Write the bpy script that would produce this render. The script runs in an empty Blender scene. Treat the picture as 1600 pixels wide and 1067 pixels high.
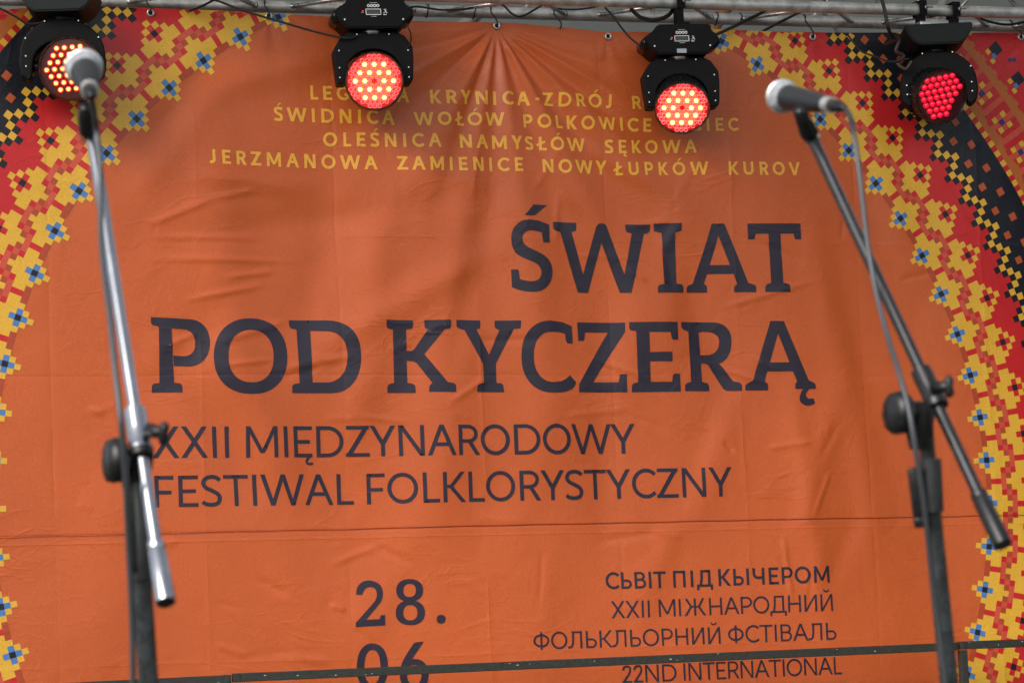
import bpy, bmesh, math, random
from math import sin, cos, pi, radians, hypot, atan2, exp, sqrt
from mathutils import Vector, Matrix
from mathutils.geometry import delaunay_2d_cdt

random.seed(7)
sc = bpy.context.scene
COL = sc.collection

# ------------------------------------------------------------------ camera
F_PX = 4761.217                       # focal length in pixels of a 1600 px wide picture
YAW, PIT, ROL = -0.3819780, -0.1143449, -0.0427972
CTX, CTY, CTZ = 0.0297840, 0.5136145, 10.0
S = 1.25                              # metres per banner unit
Z0 = 2.487                            # height of the printed wreath's centre

def _mm(A, B): return [[sum(A[i][k] * B[k][j] for k in range(3)) for j in range(3)] for i in range(3)]
_cz, _sz, _cx, _sx, _cy, _sy = cos(ROL), sin(ROL), cos(PIT), sin(PIT), cos(YAW), sin(YAW)
RM = _mm(_mm([[_cz, -_sz, 0], [_sz, _cz, 0], [0, 0, 1]], [[1, 0, 0], [0, _cx, -_sx], [0, _sx, _cx]]),
         [[_cy, 0, _sy], [0, 1, 0], [-_sy, 0, _cy]])

def _w(v): return Vector((v[0], v[2], -v[1]))             # banner frame (u, -v, depth) -> world axes
C_R, C_D, C_F = _w(RM[0]), _w(RM[1]), _w(RM[2])           # camera right, down, forward in the world
_c = [-(RM[0][i] * CTX + RM[1][i] * CTY + RM[2][i] * CTZ) * S for i in range(3)]
CAM = Vector((_c[0], _c[2], -_c[1] + Z0))

cd = bpy.data.cameras.new('camera')
cam = bpy.data.objects.new('camera', cd); COL.objects.link(cam)
cam.matrix_world = Matrix(((C_R.x, -C_D.x, -C_F.x, CAM.x), (C_R.y, -C_D.y, -C_F.y, CAM.y),
                           (C_R.z, -C_D.z, -C_F.z, CAM.z), (0, 0, 0, 1)))
cd.sensor_width = 36; cd.lens = 36 * F_PX / 1600
cd.clip_start = 0.1; cd.clip_end = 600
cd.dof.use_dof = True; cd.dof.focus_distance = 12.3; cd.dof.aperture_fstop = 9.5
sc.camera = cam

# ------------------------------------------------------------------ light: overcast day, open front of a roofed stage
SUN_EL, SUN_AZ = radians(38), radians(236)                # azimuth measured clockwise from +Y
world = bpy.data.worlds.new('World'); sc.world = world; world.use_nodes = True
nt = world.node_tree; bg = nt.nodes['Background']
sky = nt.nodes.new('ShaderNodeTexSky'); sky.sky_type = 'NISHITA'; sky.sun_disc = False
sky.sun_elevation = SUN_EL; sky.sun_rotation = SUN_AZ; sky.dust_density = 4.0; sky.air_density = 1.0; sky.ozone_density = 1.0
mixw = nt.nodes.new('ShaderNodeMix'); mixw.data_type = 'RGBA'; mixw.inputs[0].default_value = 0.0
hsv = nt.nodes.new('ShaderNodeHueSaturation'); hsv.inputs['Saturation'].default_value = 0.35
nt.links.new(sky.outputs[0], hsv.inputs['Color'])
nt.links.new(hsv.outputs[0], bg.inputs[0]); bg.inputs[1].default_value = 0.13
nt.nodes.remove(mixw)
sd = bpy.data.lights.new('sun', 'SUN'); sd.energy = 1.3; sd.angle = radians(42); sd.color = (1, .96, .9)
so = bpy.data.objects.new('sun', sd); COL.objects.link(so)
_dir = Vector((sin(SUN_AZ) * cos(SUN_EL), cos(SUN_AZ) * cos(SUN_EL), sin(SUN_EL)))
so.rotation_euler = _dir.to_track_quat('Z', 'Y').to_euler(); so.location = (-4, -14, 9)
sc.view_settings.view_transform = 'Standard'; sc.view_settings.look = 'None'
sc.view_settings.exposure = 1.0; sc.view_settings.gamma = 1; sc.view_settings.use_curve_mapping = False

# ------------------------------------------------------------------ projections
def P(x, y, d):
    """world point seen at picture position x, y, d metres in front of the camera"""
    return CAM + C_R * ((x - 800) / F_PX * d) + C_D * ((y - 533.5) / F_PX * d) + C_F * d
def PY(x, y, Y=0.0):
    """world point seen at x, y on the vertical plane at this world Y"""
    r = C_R * ((x - 800) / F_PX) + C_D * ((y - 533.5) / F_PX) + C_F
    return CAM + r * ((Y - CAM.y) / r.y)
def B(x, y):
    p = PY(x, y, 0.0); return (p.x / S, (p.z - Z0) / S)

# ------------------------------------------------------------------ mesh helpers
def link(name, bm, mat=None, parent=None, smooth=False, loc=None):
    me = bpy.data.meshes.new(name); bm.normal_update(); bm.to_mesh(me); bm.free()
    if mat is not None:
        for m in (mat if isinstance(mat, (list, tuple)) else [mat]): me.materials.append(m)
    if smooth:
        for p in me.polygons: p.use_smooth = True
    o = bpy.data.objects.new(name, me); COL.objects.link(o)
    if parent is not None: o.parent = parent
    if loc is not None: o.location = loc
    return o
def tag(o, label=None, cat=None, group=None, kind=None):
    if label: o['label'] = label
    if cat: o['category'] = cat
    if group: o['group'] = group
    if kind: o['kind'] = kind
    return o
def thing(name, loc, label, cat, group=None, rz=0):
    o = bpy.data.objects.new(name, None); COL.objects.link(o); o.location = loc; o.rotation_euler = (0, 0, rz)
    o.empty_display_size = .1
    return tag(o, label, cat, group)
def add_box(bm, c, s, M=None, bev=0):
    m = Matrix.Translation(c) @ Matrix.Diagonal((s[0], s[1], s[2], 1))
    if M is not None: m = M @ m
    r = bmesh.ops.create_cube(bm, size=1, matrix=m)
    if bev:
        es = list({e for v in r['verts'] for e in v.link_edges})
        bmesh.ops.bevel(bm, geom=es, offset=bev, segments=2, affect='EDGES', profile=.6)
def frame_of(d):
    d = d.normalized(); a = Vector((0, 0, 1)) if abs(d.z) < .95 else Vector((1, 0, 0))
    x = a.cross(d).normalized(); return x, d.cross(x)
def add_tube(bm, pts, rad, n=12, caps=True):
    pts = [Vector(p) for p in pts]
    rads = rad if isinstance(rad, (list, tuple)) else [rad] * len(pts)
    rings = []; prevx = None
    for i, p in enumerate(pts):
        d = (pts[min(i + 1, len(pts) - 1)] - pts[max(i - 1, 0)])
        if d.length < 1e-9: d = Vector((0, 0, 1))
        d.normalize()
        if prevx is None: x, y = frame_of(d)
        else:
            x = (prevx - d * prevx.dot(d)).normalized(); y = d.cross(x)
        prevx = x
        rings.append([bm.verts.new(p + (x * cos(2 * pi * k / n) + y * sin(2 * pi * k / n)) * rads[i]) for k in range(n)])
    for a, b in zip(rings, rings[1:]):
        for k in range(n): bm.faces.new((a[k], a[(k + 1) % n], b[(k + 1) % n], b[k]))
    if caps:
        bm.faces.new(list(reversed(rings[0]))); bm.faces.new(rings[-1])
def tube(name, pts, rad, mat, parent=None, n=12, caps=True):
    bm = bmesh.new(); add_tube(bm, pts, rad, n, caps)
    o = link(name, bm, mat, parent, smooth=True)
    m = o.modifiers.new('e', 'EDGE_SPLIT'); m.split_angle = radians(40)
    return o
def spline(pts, k=8):
    pts = [Vector(p) for p in pts]; out = []
    q = [pts[0] * 2 - pts[1]] + pts + [pts[-1] * 2 - pts[-2]]
    for i in range(1, len(q) - 2):
        for j in range(k):
            t = j / k; a, b, c, d = q[i - 1], q[i], q[i + 1], q[i + 2]
            out.append(.5 * ((2 * b) + (c - a) * t + (2 * a - 5 * b + 4 * c - d) * t * t + (3 * b - a - 3 * c + d) * t ** 3))
    out.append(pts[-1]); return out
def add_lathe(bm, prof, n=24, M=None):
    """prof: (radius, z) from bottom to top about local z"""
    rings = []
    for r, z in prof:
        if r < 1e-6: rings.append([bm.verts.new((0, 0, z))])
        else: rings.append([bm.verts.new((r * cos(2 * pi * k / n), r * sin(2 * pi * k / n), z)) for k in range(n)])
    vs = [v for r in rings for v in r]
    for a, b in zip(rings, rings[1:]):
        for k in range(n):
            k2 = (k + 1) % n
            if len(a) == 1 and len(b) == 1: continue
            if len(a) == 1: bm.faces.new((a[0], b[k2], b[k]))
            elif len(b) == 1: bm.faces.new((a[k], a[k2], b[0]))
            else: bm.faces.new((a[k], a[k2], b[k2], b[k]))
    if M is not None: bmesh.ops.transform(bm, matrix=M, verts=vs)
def add_prism(bm, outline, y0, y1, M=None):
    """outline (x, z) polygon pushed along y"""
    a = [bm.verts.new((x, y0, z)) for x, z in outline]; b = [bm.verts.new((x, y1, z)) for x, z in outline]
    n = len(a)
    f1 = bm.faces.new(a); f2 = bm.faces.new(list(reversed(b)))
    for i in range(n): bm.faces.new((a[i], b[i], b[(i + 1) % n], a[(i + 1) % n]))
    if M is not None: bmesh.ops.transform(bm, matrix=M, verts=a + b)
    bmesh.ops.recalc_face_normals(bm, faces=bm.faces[:])
    return a, b

# ------------------------------------------------------------------ materials
def mat(name, col, rough=.5, metal=0., spec=.5, noise=0., nscale=20., bump=0., bscale=60., emit=None, estr=0., coat=0.):
    m = bpy.data.materials.new(name); m.use_nodes = True
    t = m.node_tree; b = t.nodes['Principled BSDF']
    b.inputs['Base Color'].default_value = (*col, 1); b.inputs['Roughness'].default_value = rough
    b.inputs['Metallic'].default_value = metal; b.inputs['Specular IOR Level'].default_value = spec
    b.inputs['Coat Weight'].default_value = coat
    tc = t.nodes.new('ShaderNodeTexCoord')
    if noise:
        n = t.nodes.new('ShaderNodeTexNoise'); n.inputs['Scale'].default_value = nscale; n.inputs['Detail'].default_value = 6
        n.inputs['Roughness'].default_value = .65
        t.links.new(tc.outputs['Object'], n.inputs['Vector'])
        r = t.nodes.new('ShaderNodeMapRange'); r.inputs[1].default_value = .3; r.inputs[2].default_value = .7
        r.inputs[3].default_value = 1 - noise; r.inputs[4].default_value = 1 + noise
        mx = t.nodes.new('ShaderNodeVectorMath'); mx.operation = 'SCALE'; mx.inputs[0].default_value = col
        t.links.new(n.outputs[0], r.inputs[0]); t.links.new(r.outputs[0], mx.inputs['Scale'])
        t.links.new(mx.outputs[0], b.inputs['Base Color'])
        r2 = t.nodes.new('ShaderNodeMapRange'); r2.inputs[1].default_value = .3; r2.inputs[2].default_value = .7
        r2.inputs[3].default_value = max(.03, rough - noise * .3); r2.inputs[4].default_value = min(1, rough + noise * .3)
        t.links.new(n.outputs[0], r2.inputs[0]); t.links.new(r2.outputs[0], b.inputs['Roughness'])
    if bump:
        n = t.nodes.new('ShaderNodeTexNoise'); n.inputs['Scale'].default_value = bscale; n.inputs['Detail'].default_value = 5
        t.links.new(tc.outputs['Object'], n.inputs['Vector'])
        bp = t.nodes.new('ShaderNodeBump'); bp.inputs['Strength'].default_value = bump; bp.inputs['Distance'].default_value = .002
        t.links.new(n.outputs[0], bp.inputs['Height']); t.links.new(bp.outputs[0], b.inputs['Normal'])
    if emit:
        b.inputs['Emission Color'].default_value = (*emit, 1); b.inputs['Emission Strength'].default_value = estr
    return m

# relief of the hung vinyl that every print on it shares: storage creases, short wrinkles, weave
VF = [-2.03, -1.555, -1.075, -.60, -.125, .35, .82, 1.30, 1.78, 2.25]     # upright fold lines (banner units)
HF = [.86, .405, -.50]
def make_relief():
    g = bpy.data.node_groups.new('vinyl_relief', 'ShaderNodeTree')
    g.interface.new_socket('Normal', in_out='OUTPUT', socket_type='NodeSocketVector')
    g.interface.new_socket('Value', in_out='OUTPUT', socket_type='NodeSocketFloat')
    N = g.nodes; L = g.links
    out = N.new('NodeGroupOutput'); tc = N.new('ShaderNodeTexCoord'); sp = N.new('ShaderNodeSeparateXYZ')
    L.new(tc.outputs['Object'], sp.inputs[0])
    def math_(op, a, b=None, c=None):
        m = N.new('ShaderNodeMath'); m.operation = op
        for i, v in enumerate((a, b, c)):
            if v is None: continue
            if isinstance(v, (int, float)): m.inputs[i].default_value = v
            else: L.new(v, m.inputs[i])
        return m.outputs[0]
    def noise(scale, vs=(1, 1, 1), detail=3, dist=0., loc=(0, 0, 0), rot=0):
        mp = N.new('ShaderNodeMapping'); mp.inputs['Scale'].default_value = vs; mp.inputs['Location'].default_value = loc
        mp.inputs['Rotation'].default_value = (0, rot, 0)
        L.new(tc.outputs['Object'], mp.inputs[0])
        n = N.new('ShaderNodeTexNoise'); n.inputs['Scale'].default_value = scale; n.inputs['Detail'].default_value = detail
        n.inputs['Distortion'].default_value = dist
        L.new(mp.outputs[0], n.inputs['Vector']); return n.outputs[0]
    total = None
    def add(v):
        nonlocal total
        total = v if total is None else math_('ADD', total, v)
    wob = math_('MULTIPLY', math_('SUBTRACT', noise(1.1, detail=4), .5), .035)
    msk = noise(2.3, detail=2, loc=(3, 0, 1))
    msk = math_('MULTIPLY', math_('SUBTRACT', msk, .30), 2.2)
    for lines, ax, amp, wid in ((VF, 0, .0030, .013), (HF, 2, .0018, .008)):
        for i, c in enumerate(lines):
            x = math_('ADD', math_('SUBTRACT', sp.outputs[ax], c * S + (Z0 * 0)), wob)
            s = 1 if i % 2 == 0 else -1
            # a tent-shaped ridge for folds, soft on one side
            e = math_('EXPONENT', math_('MULTIPLY', math_('ABSOLUTE', x), -1 / wid))
            add(math_('MULTIPLY', math_('MULTIPLY', e, s * amp), msk))
    # welded seam
    for c, a, wd in ((-.091, .0022, .003), (-.118, -.0012, .004)):
        x = math_('SUBTRACT', sp.outputs[2], c * S)
        add(math_('MULTIPLY', math_('EXPONENT', math_('MULTIPLY', math_('ABSOLUTE', x), -1 / wd)), -a))
    # short sharp wrinkles
    for sc_, vs, rt, amp, thr, lc in ((1.6, (1, 1, 3.2), .25, .0016, .045, (0, 0, 0)), (2.6, (1, 1, 2.4), -.35, .0012, .04, (7, 0, 3)),
                                  (4.5, (1.6, 1, 1.0), .9, .0009, .05, (2, 0, 9)), (7.0, (1, 1, 1.6), -.2, .0010, .05, (5, 0, 5))):
        n = noise(sc_, vs, 3, .6, lc, rt)
        r = math_('ABSOLUTE', math_('SUBTRACT', n, .5))
        rid = math_('MAXIMUM', math_('SUBTRACT', 1.0, math_('DIVIDE', r, thr)), 0.0)
        m2 = math_('MAXIMUM', math_('SUBTRACT', noise(1.7, (1, 1, 1), 2, 0, (lc[2], 3, lc[0] + 5)), .50), 0.0)
        add(math_('MULTIPLY', math_('MULTIPLY', rid, m2), amp * 4))
    add(math_('MULTIPLY', noise(3.0, (1, 1, .8), 5, .4, (9, 1, 2)), .010))
    add(math_('MULTIPLY', noise(9.0, (1, 1, 1), 4, .3, (4, 1, 8)), .0022))
    add(math_('MULTIPLY', noise(420, (1, 1, 1), 2, 0), .00022))
    bp = N.new('ShaderNodeBump'); bp.inputs['Strength'].default_value = .85; bp.inputs['Distance'].default_value = 1.0
    L.new(total, bp.inputs['Height']); L.new(bp.outputs[0], out.inputs[0])
    L.new(noise(230, (1, 1, 1), 2, 0, (1, 1, 1)), out.inputs[1])
    return g
RELIEF = make_relief()
def vinyl(name, col, rough=.37, spec=.42):
    m = bpy.data.materials.new(name); m.use_nodes = True; t = m.node_tree; b = t.nodes['Principled BSDF']
    b.inputs['Roughness'].default_value = rough; b.inputs['Specular IOR Level'].default_value = spec
    g = t.nodes.new('ShaderNodeGroup'); g.node_tree = RELIEF
    t.links.new(g.outputs[0], b.inputs['Normal'])
    tc = t.nodes.new('ShaderNodeTexCoord')
    n = t.nodes.new('ShaderNodeTexNoise'); n.inputs['Scale'].default_value = 1.3; n.inputs['Detail'].default_value = 6
    t.links.new(tc.outputs['Object'], n.inputs['Vector'])
    r = t.nodes.new('ShaderNodeMapRange'); r.inputs[1].default_value = .3; r.inputs[2].default_value = .7
    r.inputs[3].default_value = .93; r.inputs[4].default_value = 1.07; t.links.new(n.outputs[0], r.inputs[0])
    r2 = t.nodes.new('ShaderNodeMapRange'); r2.inputs[1].default_value = .3; r2.inputs[2].default_value = .7
    r2.inputs[3].default_value = .88; r2.inputs[4].default_value = 1.12; t.links.new(g.outputs[1], r2.inputs[0])
    mu = t.nodes.new('ShaderNodeMath'); mu.operation = 'MULTIPLY'
    t.links.new(r.outputs[0], mu.inputs[0]); t.links.new(r2.outputs[0], mu.inputs[1])
    mx = t.nodes.new('ShaderNodeVectorMath'); mx.operation = 'SCALE'; mx.inputs[0].default_value = col
    t.links.new(mu.outputs[0], mx.inputs['Scale']); t.links.new(mx.outputs[0], b.inputs['Base Color'])
    return m
V_ORANGE = vinyl('vinyl_orange', (.56, .108, .026))
V_INK = vinyl('ink_navy_letters', (.026, .020, .035))
V_NAVY = vinyl('ink_navy_field', (.010, .011, .018))
V_RED = vinyl('ink_red', (.56, .018, .020))
V_YEL = vinyl('ink_yellow', (.74, .41, .04))
V_YTXT = vinyl('ink_yellow_letters', (.86, .42, .05))
V_BLUE = vinyl('ink_blue', (.075, .20, .46))
V_PATH = vinyl('ink_coral', (.60, .085, .045))
V_BROWN = vinyl('ink_rust', (.42, .062, .022))
V_RUST = vinyl('ink_orange_square', (.44, .085, .028))
V_DBLUE = vinyl('ink_deep_blue', (.03, .03, .16))
V_SEAM = vinyl('seam_thread', (.26, .03, .015))
V_BAND = vinyl('ink_amber_band', (.48, .13, .025))

BLACK_MET = mat('black_powder_coat', (.0065, .0065, .007), .50, 0, .10, noise=.25, nscale=30, bump=.25, bscale=300)
BLACK_PL = mat('black_plastic', (.008, .008, .009), .28, 0, .30, noise=.2, nscale=60)
GREY_PL = mat('charcoal_plastic', (.012, .016, .016), .5, 0, .14, noise=.15, nscale=40)
ALU = mat('truss_aluminium', (.56, .555, .54), .50, .7, .5, noise=.40, nscale=14, bump=.3, bscale=90)
ALU_D = mat('brace_aluminium', (.55, .52, .50), .30, .9, .5, noise=.3, nscale=30)
CHROME = mat('chrome', (.37, .38, .405), .11, 1.0, .5, noise=.12, nscale=25)
STAND_BL = mat('worn_black_tube', (.009, .010, .012), .20, .0, .32, noise=.45, nscale=35)
RUBBER = mat('cable_rubber', (.012, .012, .012), .55)
GREYCAB = mat('grey_mic_cable', (.032, .036, .042), .38, 0, .5)
STEEL = mat('bolt_steel', (.6, .6, .58), .3, 1)
GRILLE = mat('mic_grille', (.55, .57, .60), .38, .85, .5)
RAILM = mat('rail_painted_steel', (.034, .036, .030), .55, .0, .3, noise=.35, nscale=60, bump=.3, bscale=200)
WHITE_PR = mat('white_print', (.75, .75, .75), .5)
CANVAS = mat('grey_canopy_canvas', (.15, .152, .14), .75, 0, .3, noise=.22, nscale=3, bump=.5, bscale=6)
_t = CANVAS.node_tree; _b = _t.nodes['Principled BSDF']; _tr = _t.nodes.new('ShaderNodeBsdfTranslucent'); _tr.inputs[0].default_value = (.44, .45, .42, 1)
_ms = _t.nodes.new('ShaderNodeMixShader'); _ms.inputs[0].default_value = .34
_t.links.new(_b.outputs[0], _ms.inputs[1]); _t.links.new(_tr.outputs[0], _ms.inputs[2]); _t.links.new(_ms.outputs[0], _t.nodes['Material Output'].inputs[0])
DRAPE_ADDED = mat('added_drape_black', (.015, .015, .017), .9, 0, .2)
DECK = mat('stage_plywood', (.05, .045, .04), .6, 0, .4, noise=.3, nscale=6)
GRASS = mat('trodden_ground', (.10, .105, .07), .95, 0, .2, noise=.4, nscale=2)

# ------------------------------------------------------------------ the setting
bm = bmesh.new(); bmesh.ops.create_grid(bm, x_segments=4, y_segments=4, size=200)
tag(link('ground', bm, GRASS), kind='structure')
bm = bmesh.new(); add_box(bm, (0, -3.6, .84), (10.5, 9.6, .12)); add_box(bm, (0, -8.38, .39), (10.5, .04, .78)); add_box(bm, (0, 1.18, .39), (10.5, .04, .78))
tag(link('stage_floor', bm, DECK), kind='structure')
FLOOR = .9

cn = thing('stage_canopy', (0, 0, FLOOR), 'grey canvas stage roof and rear sheet above the banner', 'canopy')
bm = bmesh.new()
NX = 24
def sheet(bm, f, nu, nv):
    g = [[bm.verts.new(f(i / nu, j / nv)) for j in range(nv + 1)] for i in range(nu + 1)]
    for i in range(nu):
        for j in range(nv): bm.faces.new((g[i][j], g[i + 1][j], g[i + 1][j + 1], g[i][j + 1]))
sheet(bm, lambda a, b: (-5.4 + 10.8 * a, 1.35 + .06 * sin(a * 40) * b, 0.1 + 5.8 * b), 60, 6)
link('rear_sheet', bm, CANVAS, cn, True)
bm = bmesh.new()
sheet(bm, lambda a, b: (-5.4 + 10.8 * a, 1.35 - 6.9 * b, 5.9 + .75 * sin(pi * b * .8) + .05 * sin(a * 30 + 5 * b)), 40, 30)
link('roof_sheet', bm, CANVAS, cn, True)
for i, (x, y) in enumerate(((-5.3, 1.2), (5.3, 1.2), (-5.3, -5.5), (5.3, -5.5))):
    tube('mast', [(x, y, -.0), (x, y, 5.9)], .06, ALU, cn)

for xw, y0, lb in ((5.2, -6.5, 'unseen black drape added at the right wing to darken reflections in the chrome'), (-5.2, -2.2, 'short unseen black drape added at the left wing to darken reflections in the chrome')):  # drapes added out of view so the chrome tubes reflect dark sides
    bm = bmesh.new(); sheet(bm, lambda a, b: (xw + .05 * sin(a * (1.0 - y0) * 22), y0 + (1.0 - y0) * a, FLOOR + 4.6 * b), int((1 - y0) * 20), 2)
    tag(link('added_drape', bm, DRAPE_ADDED, None, True), lb, 'drape', 'unseen black drapes added for dark reflections')
# ------------------------------------------------------------------ banner
EDGE = [(-420, 14), (0, 15), (60, 12), (170, 10.5), (350, 17.5), (400, 20), (515, 26.5), (600, 32), (700, 34.5), (776, 35.5), (800, 36.5), (870, 42.5), (940, 49.5), (1010, 50.5), (1060, 48.5),
        (1115, 45.5), (1200, 49.5), (1300, 51), (1450, 51.5), (1600, 51.5), (1900, 53)]
EDGE_UV = [B(*q) for q in EDGE]
UL, UR, VB = -2.62, 2.62, -1.12
def vtop(u):
    e = EDGE_UV
    if u <= e[0][0]: return e[0][1]
    for (a, b), (c, d) in zip(e, e[1:]):
        if u <= c:
            t = (u - a) / (c - a); t = t * t * (3 - 2 * t) * .5 + t * .5
            return b + (d - b) * t
    return e[-1][1]
GU, GV = B(776, 41)
GROM = [B(50, 18), B(235, 21), B(420, 26), B(605, 39), (GU, GV), B(950, 57.5), B(1110, 55), B(1270, 58), B(1435, 58.5), B(1595, 58.5)]
def sm(x): return x * x * (3 - 2 * x) if 0 < x < 1 else (0. if x <= 0 else 1.)
RAYS = [(-84, 4, .8, 1.4), (-72, 4, -.7, 1.4), (-61, 4.5, 1.1, 1.6), (-47, 5, -1.1, 2.2), (-31, 5.5, 1.5, 3.0), (-21, 3.5, -1.2, 2.6), (-13, 3.5, 1.1, 2.4), (-4, 3.5, -1.1, 2.4),
        (6, 4, 1.3, 2.8), (17, 4, -1.3, 2.8), (27, 4, 1.7, 2.8), (37, 4, -1.4, 2.4), (46, 3.2, 1.2, 1.8), (54, 3, -1.3, 1.8), (62, 3, 1.7, 1.7), (70, 3.5, -1.1, 1.5), (80, 4, .6, 1.2)]
# long soft folds: (u0, v0, u1, v1, width, height m)
FOLDS = [(-1.02, 1.2, -.98, .45, .10, .014), (-.98, .5, -.80, .10, .08, .012), (-.80, .25, -.45, -.25, .10, -.010), (-.66, 1.5, -.60, .6, .12, -.008),
         (-.45, .9, -.55, .25, .07, .010), (-.62, .52, -.10, .80, .05, .010), (-1.1, .85, -.2, .98, .05, -.006), (-.2, .75, -.30, -.1, .09, .010),
         (.05, .95, .12, .2, .10, .010), (.35, .85, .30, -.1, .07, -.009), (.62, 1.0, .55, .5, .08, .010), (.62, .75, .80, .3, .07, -.008),
         (.85, .42, .62, -.05, .06, .006), (1.12, .9, 1.28, .0, .06, .006), (1.22, .8, 1.38, .1, .06, -.005), (1.02, .3, 1.08, -.35, .05, .008),
         (1.22, .25, 1.20, -.25, .07, -.005), (1.35, 1.4, 1.5, .8, .07, .010), (1.30, -.1, 1.05, -.45, .05, .003), (1.22, -.12, 1.02, -.5, .045, -.003),
         (-1.5, 1.5, -1.35, .9, .06, .008), (-1.05, 1.05, -.75, 1.02, .035, .008), (-.95, 1.45, -1.2, 1.15, .05, -.008), (-.40, -.10, -.62, -.5, .08, .006),
         (.1, -.15, .0, -.8, .10, .006), (.55, -.1, .42, -.35, .05, .005), (-1.35, .1, -1.42, -.5, .12, .008), (1.6, .7, 1.75, -.2, .12, .008),
         (1.62, 1.35, 1.95, 1.0, .06, .010), (-.2, 1.1, .2, .85, .06, .006), (.25, 1.18, .55, 1.05, .03, .008), (.1, 1.14, .22, .98, .03, .009),
         (-1.2, .38, -1.0, .62, .06, -.007), (-.9, -.02, -.7, -.45, .09, .007)]
for _a in ((560, 75, 330, 140, .05, .008), (330, 140, 215, 300, .06, .008), (330, 92, 240, 210, .04, -.006), (700, 60, 610, 140, .04, .006), (610, 140, 540, 300, .06, .006),
           (700, 230, 640, 480, .06, .009), (770, 300, 705, 560, .05, -.007), (640, 480, 560, 640, .07, .006), (290, 610, 420, 790, .06, -.010), (250, 560, 330, 700, .06, .006),
           (880, 150, 1000, 235, .04, .006), (865, 108, 1000, 122, .03, .005), (520, 330, 470, 520, .07, -.007), (1000, 470, 960, 640, .07, .006), (1120, 640, 1060, 800, .06, -.005),
           (850, 640, 800, 860, .08, .005), (1300, 640, 1250, 820, .05, .006)):
    FOLDS.append((*B(_a[0], _a[1]), *B(_a[2], _a[3]), _a[4], _a[5]))
CREASE = [(*B(a, b), *B(c, d), w, k) for a, b, c, d, w, k in ((236, 350, 332, 311, .011, .0028), (330, 312, 400, 297, .009, .0024), (236, 371, 410, 373, .008, .0022), (240, 405, 450, 408, .009, .0024),
          (352, 434, 430, 424, .008, .0026), (288, 470, 410, 446, .009, .0024), (335, 536, 445, 503, .012, .0024), (345, 572, 425, 562, .008, .0022), (436, 576, 565, 553, .011, .0022),
          (250, 545, 310, 520, .009, .0022), (440, 590, 500, 575, .008, -.0022), (660, 520, 700, 505, .008, .0022), (610, 545, 640, 538, .008, .0020), (930, 560, 1010, 590, .010, .0026),
          (900, 400, 1010, 404, .006, .0014), (1130, 690, 1145, 706, .008, -.0030), (1080, 560, 1200, 600, .009, .0022), (1130, 480, 1270, 440, .009, .0020), (1060, 350, 1035, 390, .016, .0028),
          (1045, 395, 1050, 455, .016, -.0024), (980, 420, 1010, 440, .010, .0026), (700, 630, 760, 590, .010, .0022), (516, 945, 540, 952, .010, .0030), (520, 880, 600, 850, .010, .0018),
          (1200, 700, 1270, 690, .009, .0020), (880, 650, 980, 640, .008, .0016), (560, 650, 640, 660, .009, .0016))]
_r2 = random.Random(5)
for _ in range(46):
    _x, _y = _r2.uniform(90, 1450), _r2.uniform(290, 1040); _an = radians(_r2.choice((_r2.gauss(0, 14), _r2.gauss(-25, 10), _r2.gauss(80, 15)))); _L = _r2.uniform(25, 110)
    CREASE.append((*B(_x, _y), *B(_x + _L * cos(_an), _y - _L * sin(_an)), _r2.uniform(.008, .014), _r2.choice((-1, 1)) * _r2.uniform(.0008, .0022)))
_rng = random.Random(11)
WAVES = [(_rng.uniform(2.5, 9), _rng.uniform(-1.6, 1.6), _rng.uniform(0, 6.28), _rng.uniform(.0012, .0035)) for _ in range(9)]
def relief(u, v):
    """how far the vinyl bulges towards the audience, in metres"""
    du, dv = u - GU, GV - v
    r = hypot(du, dv) + 1e-6; phi = math.degrees(atan2(du, dv)); h = 0.
    for a, w, k, reach in RAYS:
        d = (phi - a) / w
        if abs(d) < 4: h += .0058 * k * exp(-d * d) * sm(r / .10) * exp(-r / (.40 * reach))
    for u0, v0, u1, v1, w, k in FOLDS:
        ax, ay = u1 - u0, v1 - v0; L2 = ax * ax + ay * ay
        t = ((u - u0) * ax + (v - v0) * ay) / L2
        d2 = ((u - u0) * ay - (v - v0) * ax) ** 2 / L2 / (w * w)
        if d2 < 9 and -.4 < t < 1.4: h += .62 * k * exp(-d2) * sm((t + .35) / .6) * sm((1.35 - t) / .6)
    for u0, v0, u1, v1, w, k in CREASE:
        if abs(u - u0) > .35 and abs(u - u1) > .35 or abs(v - v0) > .3: continue
        ax, ay = u1 - u0, v1 - v0; L2 = ax * ax + ay * ay
        t = ((u - u0) * ax + (v - v0) * ay) / L2
        if -.1 < t < 1.1:
            d = abs((u - u0) * ay - (v - v0) * ax) / sqrt(L2) / w
            if d < 4: h += k * exp(-d * d) * sm((t + .1) / .35) * sm((1.1 - t) / .35)
    for k, s, p, a in WAVES: h += a * sin(k * u + s * v + p + .6 * sin(1.7 * v + p))
    edge = sm((vtop(u) - v) / .10)
    h = h * 1.7 * (.15 + .85 * edge)
    for gi, (gu, gv) in enumerate(GROM):                   # scallops pulled in between the eyelets, short tension lines below each
        d = hypot(u - gu, (v - gv) * .5)
        if gi != 4 and d < .3 and v < gv:
            ph = math.degrees(atan2(u - gu, gv - v)); rr = hypot(u - gu, v - gv)
            h += .0035 * cos(radians(ph * 7 + gi * 50)) * exp(-(ph / 50) ** 2) * sm(rr / .05) * exp(-rr / .11)
        h -= .004 * exp(-(d / .07) ** 2)
    return h
def W3(u, v, off=0.):
    return Vector((u * S, -relief(u, v) - off, v * S))

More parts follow.
